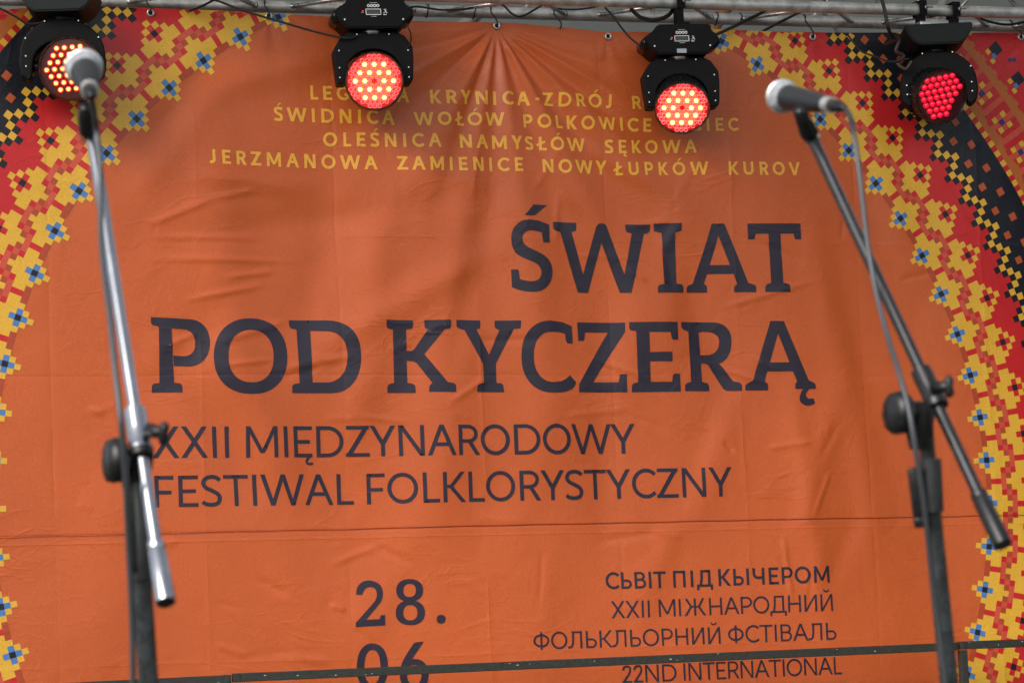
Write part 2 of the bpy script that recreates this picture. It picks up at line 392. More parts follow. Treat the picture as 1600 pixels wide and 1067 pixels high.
banner = thing('festival_banner', (0, 0, Z0), 'large orange festival banner with flower wreath print and navy lettering, hung behind the stage', 'banner')
bm = bmesh.new()
nu, nv = 760, 400
rows = []
for i in range(nu + 1):
    u = UL + (UR - UL) * i / nu; vt = vtop(u)
    rows.append([bm.verts.new(W3(u, VB + (vt - VB) * j / nv)) for j in range(nv + 1)])
for i in range(nu):
    for j in range(nv): bm.faces.new((rows[i][j], rows[i + 1][j], rows[i + 1][j + 1], rows[i][j + 1]))
link('cloth', bm, V_ORANGE, banner, True)

# ---- letter shapes
def ccw(p):
    a = sum(p[i][0] * p[(i + 1) % len(p)][1] - p[(i + 1) % len(p)][0] * p[i][1] for i in range(len(p)))
    return p if a > 0 else p[::-1]
def clean(p):
    out = []
    for q in p:
        if not out or hypot(q[0] - out[-1][0], q[1] - out[-1][1]) > 1e-5: out.append(q)
    while len(out) > 2 and hypot(out[0][0] - out[-1][0], out[0][1] - out[-1][1]) < 1e-5: out.pop()
    return out
def print_polys(bm, polys, off=.0017, cell=.0125):
    """union of overlapping outlines, triangulated with inner points so that it follows the folds"""
    V, Fc = [], []
    for p in polys:
        p = ccw(clean(p))
        if len(p) < 3: continue
        q = []                                            # split long edges
        for a, b in zip(p, p[1:] + p[:1]):
            n = max(1, int(hypot(b[0] - a[0], b[1] - a[1]) / cell))
            for k in range(n): q.append((a[0] + (b[0] - a[0]) * k / n, a[1] + (b[1] - a[1]) * k / n))
        Fc.append(list(range(len(V), len(V) + len(q)))); V += q
    if not V: return
    x0, x1 = min(v[0] for v in V), max(v[0] for v in V); y0, y1 = min(v[1] for v in V), max(v[1] for v in V)
    if max(x1 - x0, y1 - y0) > cell * 1.5:
        x = x0 + cell * .5
        while x < x1:
            y = y0 + cell * .5
            while y < y1: V.append((x, y)); y += cell
            x += cell
    r = delaunay_2d_cdt([Vector(v) for v in V], [], Fc, 0, 1e-6)
    vs = [bm.verts.new(W3(v[0], v[1], off)) for v in r[0]]
    for f, of in zip(r[2], r[5]):
        if not of: continue
        c = [r[0][i] for i in f]
        ar = (c[1][0] - c[0][0]) * (c[2][1] - c[0][1]) - (c[1][1] - c[0][1]) * (c[2][0] - c[0][0])
        f = list(f) if ar > 0 else list(f)[::-1]
        bm.faces.new([vs[i] for i in f])
    for v in vs:
        if not v.link_faces: bm.verts.remove(v)

def D(x0, y0, x1, y1, ht): return [(x0 - ht / 2, y0), (x0 + ht / 2, y0), (x1 + ht / 2, y1), (x1 - ht / 2, y1)]
def R_(x0, y0, x1, y1): return [(x0, y0), (x1, y0), (x1, y1), (x0, y1)]
def arc(cx, cy, rx, ry, a0, a1, n=16): return [(cx + rx * cos(radians(a0 + (a1 - a0) * k / n)), cy + ry * sin(radians(a0 + (a1 - a0) * k / n))) for k in range(n + 1)]
def stroke(pts, t):
    l, r = [], []
    for i, p in enumerate(pts):
        a = pts[max(i - 1, 0)]; b = pts[min(i + 1, len(pts) - 1)]
        dx, dy = b[0] - a[0], b[1] - a[1]; L = hypot(dx, dy) or 1; nx, ny = -dy / L * t / 2, dx / L * t / 2
        l.append((p[0] + nx, p[1] + ny)); r.append((p[0] - nx, p[1] - ny))
    return l + r[::-1]
def ring(cx, cy, rx, ry, t):
    o = arc(cx, cy, rx + t / 2, ry + t / 2, 90, 270, 24); i = arc(cx, cy, rx - t / 2, ry - t / 2, 270, 90, 24)
    L = o + i
    return [L, [(2 * cx - x, y) for x, y in L]]
def cat(pts, k=5): return [(v.x, v.y) for v in spline([Vector((a, b, 0)) for a, b in pts], k)]
def glyph(ch, t):
    """-> (ink width, left bearing, right bearing, outlines) with capital height 1"""
    h = t * 1.08; st = .125; rd = .065; dg = .015; b = t * .93
    acute = ogon = breve = False
    base = {'Ś': 'S', 'Ó': 'O', 'Ń': 'N'}.get(ch)
    if base: acute, ch = True, base
    if ch in 'ĘĄ': ogon, ch = True, {'Ę': 'E', 'Ą': 'A'}[ch]
    if ch == 'Й': breve, ch = True, 'И'
    slash = ch == 'Ł'
    if slash: ch = 'L'
    ch = {'А': 'A', 'В': 'B', 'Е': 'E', 'К': 'K', 'М': 'M', 'Н': 'H', 'О': 'O', 'Р': 'P', 'С': 'C', 'Т': 'T', 'Х': 'X', 'І': 'I'}.get(ch, ch)
    p = []; l = r = st
    if ch == 'A':
        w = .93; l = r = dg; p = [D(h / 2, 0, w / 2, 1, h), D(w - h / 2, 0, w / 2, 1, h), R_(.2, .30, w - .2, .30 + b)]
    elif ch == 'B':
        w = .68; r = .07; m = .53
        p = [R_(0, 0, t, 1), stroke([(t * .5, 1 - b / 2)] + arc(.36, (1 + m) / 2 - b / 4 + .0, w - .06 - .36 - t / 2, (1 - m - b / 2) / 2, 90, -90), b),
             stroke([(t * .5, m)] + arc(.38, (m + b / 2) / 2, w - .38 - t / 2, (m - b / 2) / 2, 90, -90) + [(t * .5, b / 2)], b)]
        p = [R_(0, 0, t, 1), stroke([(t * .5, 1 - b / 2)] + arc(.34, (1 - b / 2 + m) / 2, w - .05 - .34 - t / 2, (1 - b / 2 - m) / 2, 90, -90) + [(t * .5, m)], b),
             stroke([(t * .5, m)] + arc(.36, (m + b / 2) / 2, w - .36 - t / 2, (m - b / 2) / 2, 90, -90) + [(t * .5, b / 2)], b)]
    elif ch == 'C': w = .80; l = rd; r = .04; p = [stroke(arc(.485, .5, .485 - t / 2, .51 - t / 2, 43, 317, 30), t)]
    elif ch == 'D': w = .86; r = rd; p = [R_(0, 0, t, 1), stroke([(t / 2, 1 - b / 2)] + arc(.36, .5, w - .36 - t / 2, .5 - b / 2, 90, -90, 24) + [(t / 2, b / 2)], b * 1.04)]
    elif ch == 'E': w = .60; r = .06; p = [R_(0, 0, t, 1), R_(0, 1 - b, w, 1), R_(0, .5 - b / 2, w - .07, .5 + b / 2), R_(0, 0, w, b)]
    elif ch == 'F': w = .58; r = .04; p = [R_(0, 0, t, 1), R_(0, 1 - b, w, 1), R_(0, .47 - b / 2, w - .07, .47 + b / 2)]
    elif ch == 'G': w = .83; l = rd; r = .09; p = [stroke(arc(.485, .5, .485 - t / 2, .51 - t / 2, 43, 305, 30), t), R_(w - t, .10, w, .50), R_(.52, .50 - b, w, .50)]
    elif ch == 'H': w = .78; p = [R_(0, 0, t, 1), R_(w - t, 0, w, 1), R_(0, .5 - b / 2, w, .5 + b / 2)]
    elif ch == 'I': w = t; p = [R_(0, 0, t, 1)]
    elif ch == 'J': w = .42; l = .02; p = [stroke([(w - t / 2, 1), (w - t / 2, .6), (w - t / 2, .32)] + arc(w - t / 2 - .17, .27, .17, .27 - t / 2 + .01, 0, -90, 10)[1:] + [(.02, .065 if t < .15 else .09)], t)]
    elif ch == 'K': w = .76; r = .01; p = [R_(0, 0, t, 1), R_(0, .52 - b * .45, .30, .52 + b * .45), D(.24 + h * .1, .50, w - .03 - h / 2, 1, h * 1.12), D(.22 + h * .1, .54, w - h * .6, 0, h * 1.18)]
    elif ch == 'L': w = .53; r = .03; p = [R_(0, 0, t, 1), R_(0, 0, w, b)]
    elif ch == 'M': w = .99; l = r = st; p = [R_(0, 0, t * .97, 1), R_(w - t * .97, 0, w, 1), D(h * .5, 1, w / 2, .14, h * .95), D(w - h * .5, 1, w / 2, .14, h * .95)]
    elif ch == 'N': w = .80; p = [R_(0, 0, t * .97, 1), R_(w - t * .97, 0, w, 1), D(h * .55, 1, w - h * .55, 0, h * 1.1)]
    elif ch == 'O': w = .97; l = r = rd; p = ring(w / 2, .5, w / 2 - t / 2, .51 - t / 2, t)
    elif ch == 'P': w = .68; r = .04; m = .42; p = [R_(0, 0, t, 1), stroke([(t / 2, 1 - b / 2)] + arc(.34, (1 - b / 2 + m) / 2, w - .34 - t / 2, (1 - b / 2 - m) / 2, 90, -90) + [(t / 2, m)], b)]
    elif ch == 'R': w = .72; r = .01; m = .46; p = [R_(0, 0, t, 1), stroke([(t / 2, 1 - b / 2)] + arc(.33, (1 - b / 2 + m) / 2, w - .06 - .33 - t / 2, (1 - b / 2 - m) / 2, 90, -90) + [(t / 2, m)], b), D(w - h * .6, 0, .36, .46, h * 1.12)]
    elif ch == 'S':
        w = .62; l = r = .055; k = t / 2
        p = [stroke(cat([(.575, .845 - k * .2), (.49, .955 - k * .75), (.34, 1.01 - k), (.15, .94 - k * .6), (.0 + k, .755), (.09 + k * .6, .61), (.32, .505), (.50 - k * .2, .405), (w - k, .265),
                         (.52 - k * .4, .07 + k * .55), (.29, -.01 + k), (.11, .045 + k * .7), (.015 + k * .2, .14 + k * .2)], 6), t)]
    elif ch == 'T': w = .78; l = r = .025; p = [R_(0, 1 - b, w, 1), R_(w / 2 - t / 2, 0, w / 2 + t / 2, 1)]
    elif ch == 'U': w = .78; l = r = .11; p = [stroke([(t / 2, 1), (t / 2, .6)] + arc(w / 2, .37, w / 2 - t / 2, .38 - t / 2, 180, 360, 20) + [(w - t / 2, .6), (w - t / 2, 1)], t)]
    elif ch == 'V': w = .92; l = r = dg; p = [D(h / 2, 1, w / 2, 0, h), D(w - h / 2, 1, w / 2, 0, h)]
    elif ch == 'W': w = 1.40; l = r = dg; p = [D(h / 2, 1, .385, 0, h), D(.385, 0, .70, 1, h * .95), D(.70, 1, 1.015, 0, h * .95), D(1.015, 0, w - h / 2, 1, h)]
    elif ch == 'X': w = .82; l = r = .02; p = [D(h * .6, 0, w - h * .65, 1, h * 1.15), D(w - h * .6, 0, h * .65, 1, h * 1.15)]
    elif ch == 'Y': w = .82; l = r = dg; p = [D(h * .55, 1, w / 2, .40, h * 1.1), D(w - h * .55, 1, w / 2, .40, h * 1.1), R_(w / 2 - t / 2, 0, w / 2 + t / 2, .48)]
    elif ch == 'Z': w = .75; l = r = .05; p = [R_(0.02, 1 - b, w - .01, 1), R_(0, 0, w, b), D(h * .62, b * .3, w - h * .66, 1 - b * .3, h * 1.2)]
    elif ch == '-': w = .30; l = r = .09; p = [R_(0, .37, w, .37 + t * .9)]
    elif ch == '2': w = .58; l = r = .06; p = [stroke(cat([(.03 + t * .4, .72), (.10 + t * .3, .88), (.27, 1 - t / 2), (.44, .93 - t * .2), (.53 - t * .3, .76), (.47 - t * .2, .56), (.30, .34), (.10 + t * .2, .10)]), t), R_(0.01, 0, w, b), R_(.01, 0, .18, b)]
    elif ch == 'Ь': w = .64; r = rd; m = .56; p = [R_(0, 0, t, 1), stroke([(t / 2, m - b / 2)] + arc(.34, m / 2, w - .34 - t / 2, m / 2 - b / 2, 90, -90) + [(t / 2, b / 2)], b)]
    elif ch == 'Ы':
        w = .96; q = glyph('Ь', t)[3]; p = q + [R_(w - t, 0, w, 1)]
    elif ch == 'П': w = .76; p = [R_(0, 0, t, 1), R_(w - t, 0, w, 1), R_(0, 1 - b, w, 1)]
    elif ch == 'Л': w = .84; l = .0; p = [R_(w - t, 0, w, 1), R_(.22, 1 - b, w, 1), stroke([(.25 + t / 2, 1 - .02), (.25 + t / 2, .6), (.235 + t / 2, .34), (.19 + t / 2, .17), (.12 + t * .3, .08), (0, .065)], t)]
    elif ch == 'Д': w = .98; l = r = .02; p = [R_(w - .13 - t, 0, w - .13, 1), R_(.24, 1 - b, w - .13, 1), stroke([(.24 + t / 2, .99), (.23 + t / 2, .5), (.15 + t / 2, .05)], t), R_(0, 0, w, b), R_(0, -.19, t * .9, b), R_(w - t * .9, -.19, w, b)]
    elif ch == 'Ж':
        w = 1.28; c = w / 2; p = [R_(c - t / 2, 0, c + t / 2, 1), R_(c - .28, .52 - b * .45, c + .28, .52 + b * .45)]
        for s in (-1, 1): p += [D(c + s * .22, .50, c + s * (.58 - h / 2), 1, h * 1.1), D(c + s * .22, .54, c + s * (.64 - h / 2), 0, h * 1.15)]
    elif ch == 'И': w = .76; p = [R_(0, 0, t, 1), R_(w - t, 0, w, 1), D(h * .5, 0, w - h * .5, 1, h)]
    elif ch == 'Ф': w = .94; l = r = rd; p = ring(w / 2, .5, w / 2 - t / 2, .38 - t / 2, t) + [R_(w / 2 - t / 2, -.02, w / 2 + t / 2, 1.02)]
    elif ch == 'Ч': w = .72; l = .09; p = [R_(w - t, 0, w, 1), stroke([(t / 2, 1), (t / 2, .72)] + arc(.34, .66, .34 - t / 2, .24, 190, 270, 8) + [(w - t / 2, .43)], t)]
    else: raise ValueError(ch)
    if acute:
        c = w / 2; p.append([(c - .09, 1.09), (c + .03, 1.09), (c + .25, 1.30), (c + .08, 1.30)])
    if slash: p.append(stroke([(-.16, .36), (.42, .66)], t * .85)); l += .08
    if ogon: p.append(stroke(cat([(w - .08, .03), (w - .19, -.10), (w - .17, -.20), (w - .04, -.21), (w + .0, -.18)]), t * .62))
    if breve: p.append(stroke(arc(w / 2, 1.32, .16, .17, 195, 345, 8), t * .7))
    return w, l, r, p
def letter(parent, polys, m, off=.0016):
    bm = bmesh.new(); print_polys(bm, polys, off); link('letter', bm, m, parent, True)
def word(parent, m, text, x0, y0, x1, y1, cap, t, off=.0016):
    """lay the word out from picture position x0, y0 to x1, y1 on the banner plane"""
    a = Vector(B(x0, y0)); b = Vector(B(x1, y1))
    ch = (B(x0, y0 - cap)[1] - a.y + B(x1, y1 - cap)[1] - b.y) / 2
    ax = (b - a); L = ax.length; ux = ax / L; uy = Vector((0, 1))
    G = [glyph(c, t) if c != ' ' else None for c in text]
    raw = 0
    for i, g in enumerate(G):
        if g is None: raw += .26; continue
        raw += g[0] + (g[1] if i else 0) + (g[2] if i < len(G) - 1 else 0)
    track = (L / ch - raw) / max(1, len(G) - 1)
    sx = 1.07; track = (L / ch - raw * sx) / max(1, len(G) - 1)
    if track < -.06: sx = (L / ch + .06 * (len(G) - 1)) / raw; track = -.06
    x = 0
    for i, g in enumerate(G):
        if g is None: x += .26 * sx + track; continue
        if i: x += g[1] * sx
        polys = [[tuple(a + ux * ((x + px * sx) * ch) + uy * (py * ch)) for px, py in q] for q in g[3]]
        letter(parent, polys, m, off)
        x += (g[0] + (g[2] if i < len(G) - 1 else 0)) * sx + track
def lettering(words, t, m, label):
    o = bpy.data.objects.new('lettering', None); COL.objects.link(o); o.parent = banner; o.empty_display_size = .1; o['label'] = label
    for w in words: word(o, m, *w[:6], t)
YB = .20
lettering([('LEGNICA', 487, 155, 641, 160, 22), ('KRYNICA-ZDRÓJ', 674, 161.5, 955.5, 169.5, 21.5), ('RUDNA', 987.5, 171, 1086, 172, 20.5)], YB, V_YTXT, 'yellow capitals, top line of town names, starting LEGNICA')
lettering([('ŚWIDNICA', 429, 188.6, 618, 195, 21.8), ('WOŁÓW', 648, 196, 788, 197, 21), ('POLKOWICE', 818, 199.8, 1018, 206.6, 20.8), ('OSIEC', 1056, 205.5, 1152.5, 205.5, 20.3)], YB, V_YTXT, 'yellow capitals, second line of town names, starting ŚWIDNICA')
lettering([('OLEŚNICA', 507, 228, 689, 230.5, 21.8), ('NAMYSŁÓW', 719.6, 231.2, 914, 238, 21.2), ('SĘKOWA', 944.5, 240.3, 1088, 239.6, 20.6)], YB, V_YTXT, 'yellow capitals, third line of town names, starting OLEŚNICA')
lettering([('JERZMANOWA', 324.5, 257, 591, 265, 21.8), ('ZAMIENICE', 621, 265.6, 816, 268.5, 21.4), ('NOWY', 847, 270.3, 948, 273, 21), ('ŁUPKÓW', 962, 274.6, 1106.5, 273.6, 20.6), ('KUROV', 1137, 274.3, 1250, 274.6, 20.6)], YB, V_YTXT, 'yellow capitals, fourth line of town names, starting JERZMANOWA')

# slab-serif title: outlines in a local drawing grid (origin, scale); h / v start a quarter curve, ~ marks smooth points
def quarter(a, b, mode):
    cx, cy = (a[0], b[1]) if mode == 'h' else (b[0], a[1])
    out = []
    for k in range(1, 11):
        t = k / 10 * pi / 2; e = 2 / 2.25
        if mode == 'h': out.append((cx + (b[0] - cx) * sin(t) ** e, cy + (a[1] - cy) * cos(t) ** e))
        else: out.append((cx + (a[0] - cx) * cos(t) ** e, cy + (b[1] - cy) * sin(t) ** e))
    return out
def parse(s):
    pts = []; sm_ = []
    def flush():
        if len(sm_) > 1: pts.extend(cat(sm_, 4)[1 if pts and pts[-1] == sm_[0] else 0:])
        elif sm_: pts.append(sm_[0])
        sm_.clear()
    for tok in s.split():
        mode = tok[0] if tok[0] in 'hv~' else ''
        q = tuple(float(a) for a in (tok[1:] if mode else tok).split(','))
        if mode == '~':
            if not sm_ and pts: sm_.append(pts[-1])
            sm_.append(q); continue
        flush()
        if mode: pts += quarter(pts[-1], q, mode)
        else: pts.append(q)
    flush(); return pts
def traced(name_label, items, m=None):
    o = bpy.data.objects.new('lettering', None); COL.objects.link(o); o.parent = banner; o.empty_display_size = .1; o['label'] = name_label
    for (ox, oy, k), polys in items:
        letter(o, [[B(ox + x * k, oy + y * k) for x, y in parse(s)] for s in polys], m or V_INK)
Za, Zb, Zc, Zd, Ze, Zf = (220, 480, .21875), (590, 480, .21875), (890, 480, .25), (780, 310, .175), (1020, 310, .15625), (540, 890, .1659)
def O_(cx, cy, rx, ry, ix, iy):
    return ["%g,%g h%g,%g v%g,%g %g,%g h%g,%g v%g,%g" % (cx, cy - ry, cx + s * rx, cy, cx, cy + ry, cx, cy + iy, cx + s * ix, cy, cx, cy - iy) for s in (-1, 1)]
traced('navy slab-serif word POD', [
    (Za, ["125,145 215,145 237,545 132,545", "68,72 216,80 216,150 125,150 118,138 82,130 70,118", "78,610 77,562 90,546 132,540 238,540 280,545 293,560 296,608",
          "210,79 330,88 h485,255 v330,424 236,419 230,346 305,350 h385,265 v290,158 210,153"]),
    (Za, O_(779.5, 352, 268, 270, 168, 188)),
    (Za, ["1062,91 1222,91 1222,165 1119,160 1110,155 1080,150 1066,138", "1118,150 1215,150 1230,550 1136,550", "1082,613 1082,562 1096,548 1140,540 1232,540 1232,612",
          "1200,91 1330,91 h1572,350 v1360,612 1225,612 1228,536 1320,536 h1478,355 v1320,168 1200,165"])])
traced('navy slab-serif word KYCZERĄ', [
    (Zb, ["56,92 245,97 246,135 240,155 200,160 105,160 70,155 58,140", "105,150 198,150 210,550 118,550", "70,612 70,565 85,548 118,540 210,540 250,548 264,562 267,612",
          "195,313 235,313 255,303 355,155 470,158 325,337 495,545 385,548 275,402 250,386 195,384", "325,97 512,92 514,145 500,158 350,162 330,150 327,135",
          "358,606 360,565 372,550 400,540 495,538 535,545 548,560 550,608"]),
    (Zb, ["553,93 727,97 727,150 715,158 600,163 565,150 555,140", "832,97 1017,97 1014,148 1005,155 855,162 840,152 832,140", "607,155 698,155 792,342 870,155 968,155 838,408 750,408",
          "748,400 840,400 845,550 755,550", "704,607 706,562 722,548 755,540 845,540 882,545 894,560 899,608"]),
    (Zb, ["1385,135 1393,260 1352,258 1340,235 1335,190 1290,180 1235,177 h1105,345 v1250,536 1310,528 1345,508 1372,487 1415,533 v1250,612 h1020,350 v1225,98 1310,106"]),
    (Zc, ["48,94 346,96 346,155 153,467 310,467 318,418 358,418 363,530 58,530 60,480 246,156 100,156 95,200 88,210 55,210"]),
    (Zc, ["369,94 672,92 676,203 640,203 632,190 626,156 490,156 415,156 408,150 378,145 370,130", "412,145 492,145 508,480 430,480", "480,281 638,278 640,338 480,338", "390,530 390,490 402,474 430,466 640,465 642,430 650,415 688,415 694,527"]),
    (Zc, ["696,92 830,92 830,155 742,155 735,146 710,140 698,128", "744,145 812,145 830,480 760,480", "720,524 722,484 735,472 760,466 830,466 866,475 874,490 875,524",
          "800,92 895,93 h1014,215 v920,350 815,352 815,298 860,298 h941,215 v860,152 800,150", "850,350 935,342 1025,462 1062,470 1076,485 1077,522 985,522 965,510 872,362"]),
    (Zc, ["1248,88 1298,88 1296,165 1212,475 1138,475", "1280,88 1330,88 1492,468 1418,475 1296,165", "1240,347 1375,345 1400,402 1220,402", "1097,520 1097,488 1110,475 1140,460 1215,462 1235,480 1238,520",
          "1403,512 1403,478 1418,463 1490,458 1525,475 1532,490 1532,512", "1455,508 1495,508 ~1476,530 ~1469,552 ~1485,573 1518,570 1528,602 ~1500,613 ~1465,614 ~1434,592 ~1430,560 ~1442,525"])])
traced('navy slab-serif word ŚWIAT', [
    (Zd, ["292,62 423,62 300,160 207,158", "434,240 440,398 382,398 376,380 365,310 ~270,293 ~212,313 ~191,360 ~205,410 ~250,446 ~330,482 ~400,520 ~448,575 ~468,650 ~455,730 ~410,798 ~340,834 ~250,838 ~170,822 ~105,797 97,638 150,638 162,650 172,727 ~250,745 ~312,740 ~350,712 ~363,670 ~350,620 ~310,584 ~230,550 ~150,505 ~112,450 ~97,380 ~105,300 ~140,240 ~190,207 ~250,198 ~340,206"]),
    (Zd, ["471,212 683,220 685,270 680,292 640,302 535,300 485,288 473,270", "535,285 638,285 752,680 860,255 ~880,232 ~915,227 ~940,233 952,245 1115,680 1190,300 1300,305 1175,845 1078,843 910,398 800,842 705,840",
          "1127,233 1348,235 1350,290 1340,305 1300,315 1180,312 1140,300 1130,280"]),
    (Ze, ["8,255 280,250 280,310 272,328 215,345 88,348 15,330", "88,340 212,340 243,865 115,865", "47,945 47,885 60,868 115,855 243,850 295,858 312,878 314,940"]),
    (Ze, ["585,255 650,255 650,375 512,868 403,868", "645,255 710,255 952,868 842,868 650,375", "565,668 765,668 803,757 536,757", "347,940 347,890 362,870 405,853 515,853 545,875 550,940", "808,940 808,885 825,866 950,850 1005,865 1022,885 1023,940"]),
    (Ze, ["938,255 1465,255 1473,413 1420,413 1408,400 1398,355 1018,358 1012,405 1005,413 945,413", "1147,350 1265,350 1295,865 1172,865", "1113,940 1113,885 1128,862 1172,850 1295,848 1350,860 1362,880 1365,940"])])
T1 = .128
lettering([('XXII', 238, 715.5, 358, 715, 49), ('MIĘDZYNARODOWY', 384, 715, 994.6, 708, 47.5)], T1, V_INK, 'navy sans line reading XXII MIĘDZYNARODOWY')
lettering([('FESTIWAL', 242, 792.5, 555, 787.5, 48.5), ('FOLKLORYSTYCZNY', 575, 787.3, 1144, 775, 46.5)], T1, V_INK, 'navy sans line reading FESTIWAL FOLKLORYSTYCZNY')
lettering([('СЬВІТ', 947.4, 920, 1040.6, 918.3, 26.3), ('ПІД', 1052.3, 917.8, 1114, 915.8, 26.3), ('КЫЧЕРОМ', 1123, 915.2, 1294.5, 909.7, 26.3)], .158, V_INK, 'bold navy Cyrillic line reading СЬВІТ ПІД КЫЧЕРОМ')
lettering([('ХХІІ', 955.7, 965.6, 1015.4, 964, 26.8), ('МІЖНАРОДНИЙ', 1029.6, 963.2, 1299.5, 954, 26.8)], .118, V_INK, 'navy Cyrillic line reading ХХІІ МІЖНАРОДНИЙ')
lettering([('ФОЛЬКЛЬОРНИЙ', 833.3, 1014.6, 1126, 1005.3, 26.8), ('ФСТІВАЛЬ', 1138, 1004.4, 1305.6, 998.7, 26.8)], .118, V_INK, 'navy Cyrillic line reading ФОЛЬКЛЬОРНИЙ ФСТІВАЛЬ')
lettering([('22ND', 972.3, 1066.3, 1057, 1063.4, 27), ('INTERNATIONAL', 1068, 1062.8, 1314.8, 1052.5, 27)], .118, V_INK, 'navy line reading 22ND INTERNATIONAL, half behind the rail')
traced('large navy numerals 28. above the rail', [(Zf, ["97,230 ~110,168 ~150,118 ~215,98 ~285,112 ~335,155 ~350,220 ~335,290 ~290,350 190,468 320,462 328,425 368,423 373,522 90,537 93,495 ~260,310 ~285,270 ~293,225 ~280,180 ~240,160 ~195,170 ~170,200 ~155,235"]),
    (Zf, O_(602, 192, 125, 107, 59, 62) + O_(608.5, 402, 137.5, 117, 66.5, 72)), (Zf, O_(897, 463, 42, 42, 1, 1))])
traced('large navy numerals 06 crossed by the rail', [(Zf, O_(251, 912, 148, 222, 77, 160)),
    (Zf, O_(646, 985, 135, 148, 68, 92) + ["735,673 660,680 640,690 ~560,815 ~520,905 ~511,985 584,985 ~590,930 ~620,845"])])

# ---- cross-stitch wreath print: cells on polar grids
R0, DR, TH = 1.757, .0202, .08586796
ZR, ZDR, ZTH = 2.0235, .0238, radians(2.637)
INKS = [V_YEL, V_RED, V_NAVY, V_BLUE, V_PATH, V_BROWN, V_RUST, V_DBLUE, V_BAND]
Y_, RD, NV, BL, PA, BR, RU, DB, BA = range(9)
def cellA(i, t):
    """row i (0 = inner flower centres, 8 = outer flower centres), t in cells from the inner flower, -4..4"""
    def flower(i, t, petal):
        a = abs(t)
        if i == 0 and t == 0: return NV
        if (a == 1 and i == 0) or (t == 0 and abs(i) == 1): return petal
        if a == 0 and i in (4, 3, 2, -2): return Y_
        if a == 1 and i in (3, 2, 1, -1): return Y_
        if a == 2 and 0 <= i <= 2: return Y_
        if a == 3 and i in (1, 2): return Y_
        return None
    f = flower(i, t, BL)
    if f is not None: return f
    t2 = t - 4 if t > 0 else t + 4
    for tt in ((t2,) if abs(t) != 0 else (4, -4)):
        f = flower(8 - i, tt, RD)
        if f is not None: return f
    a = abs(t)
    if i >= 6: return RD
    if a == 4 and i in (1, 2): return RD
    if a == 4 and i == 0: return BR
    if i == 0 and a == 3: return BR
    if i == 3 and a == 2 or i == 5 and a == 2: return RD
    if i == 4 and a in (1, 3): return BR
    if i in (3, 4, 5): return PA
    return None
def cellB(i, t):
    t %= 4
    if (i, t) in ((0, 0), (1, 1), (2, 2), (1, 3)): return Y_
    if t == 0: return NV if i >= -1 else RD
    if t in (1, 3): return NV if i >= 0 else RD
    return NV if i >= 1 else RD
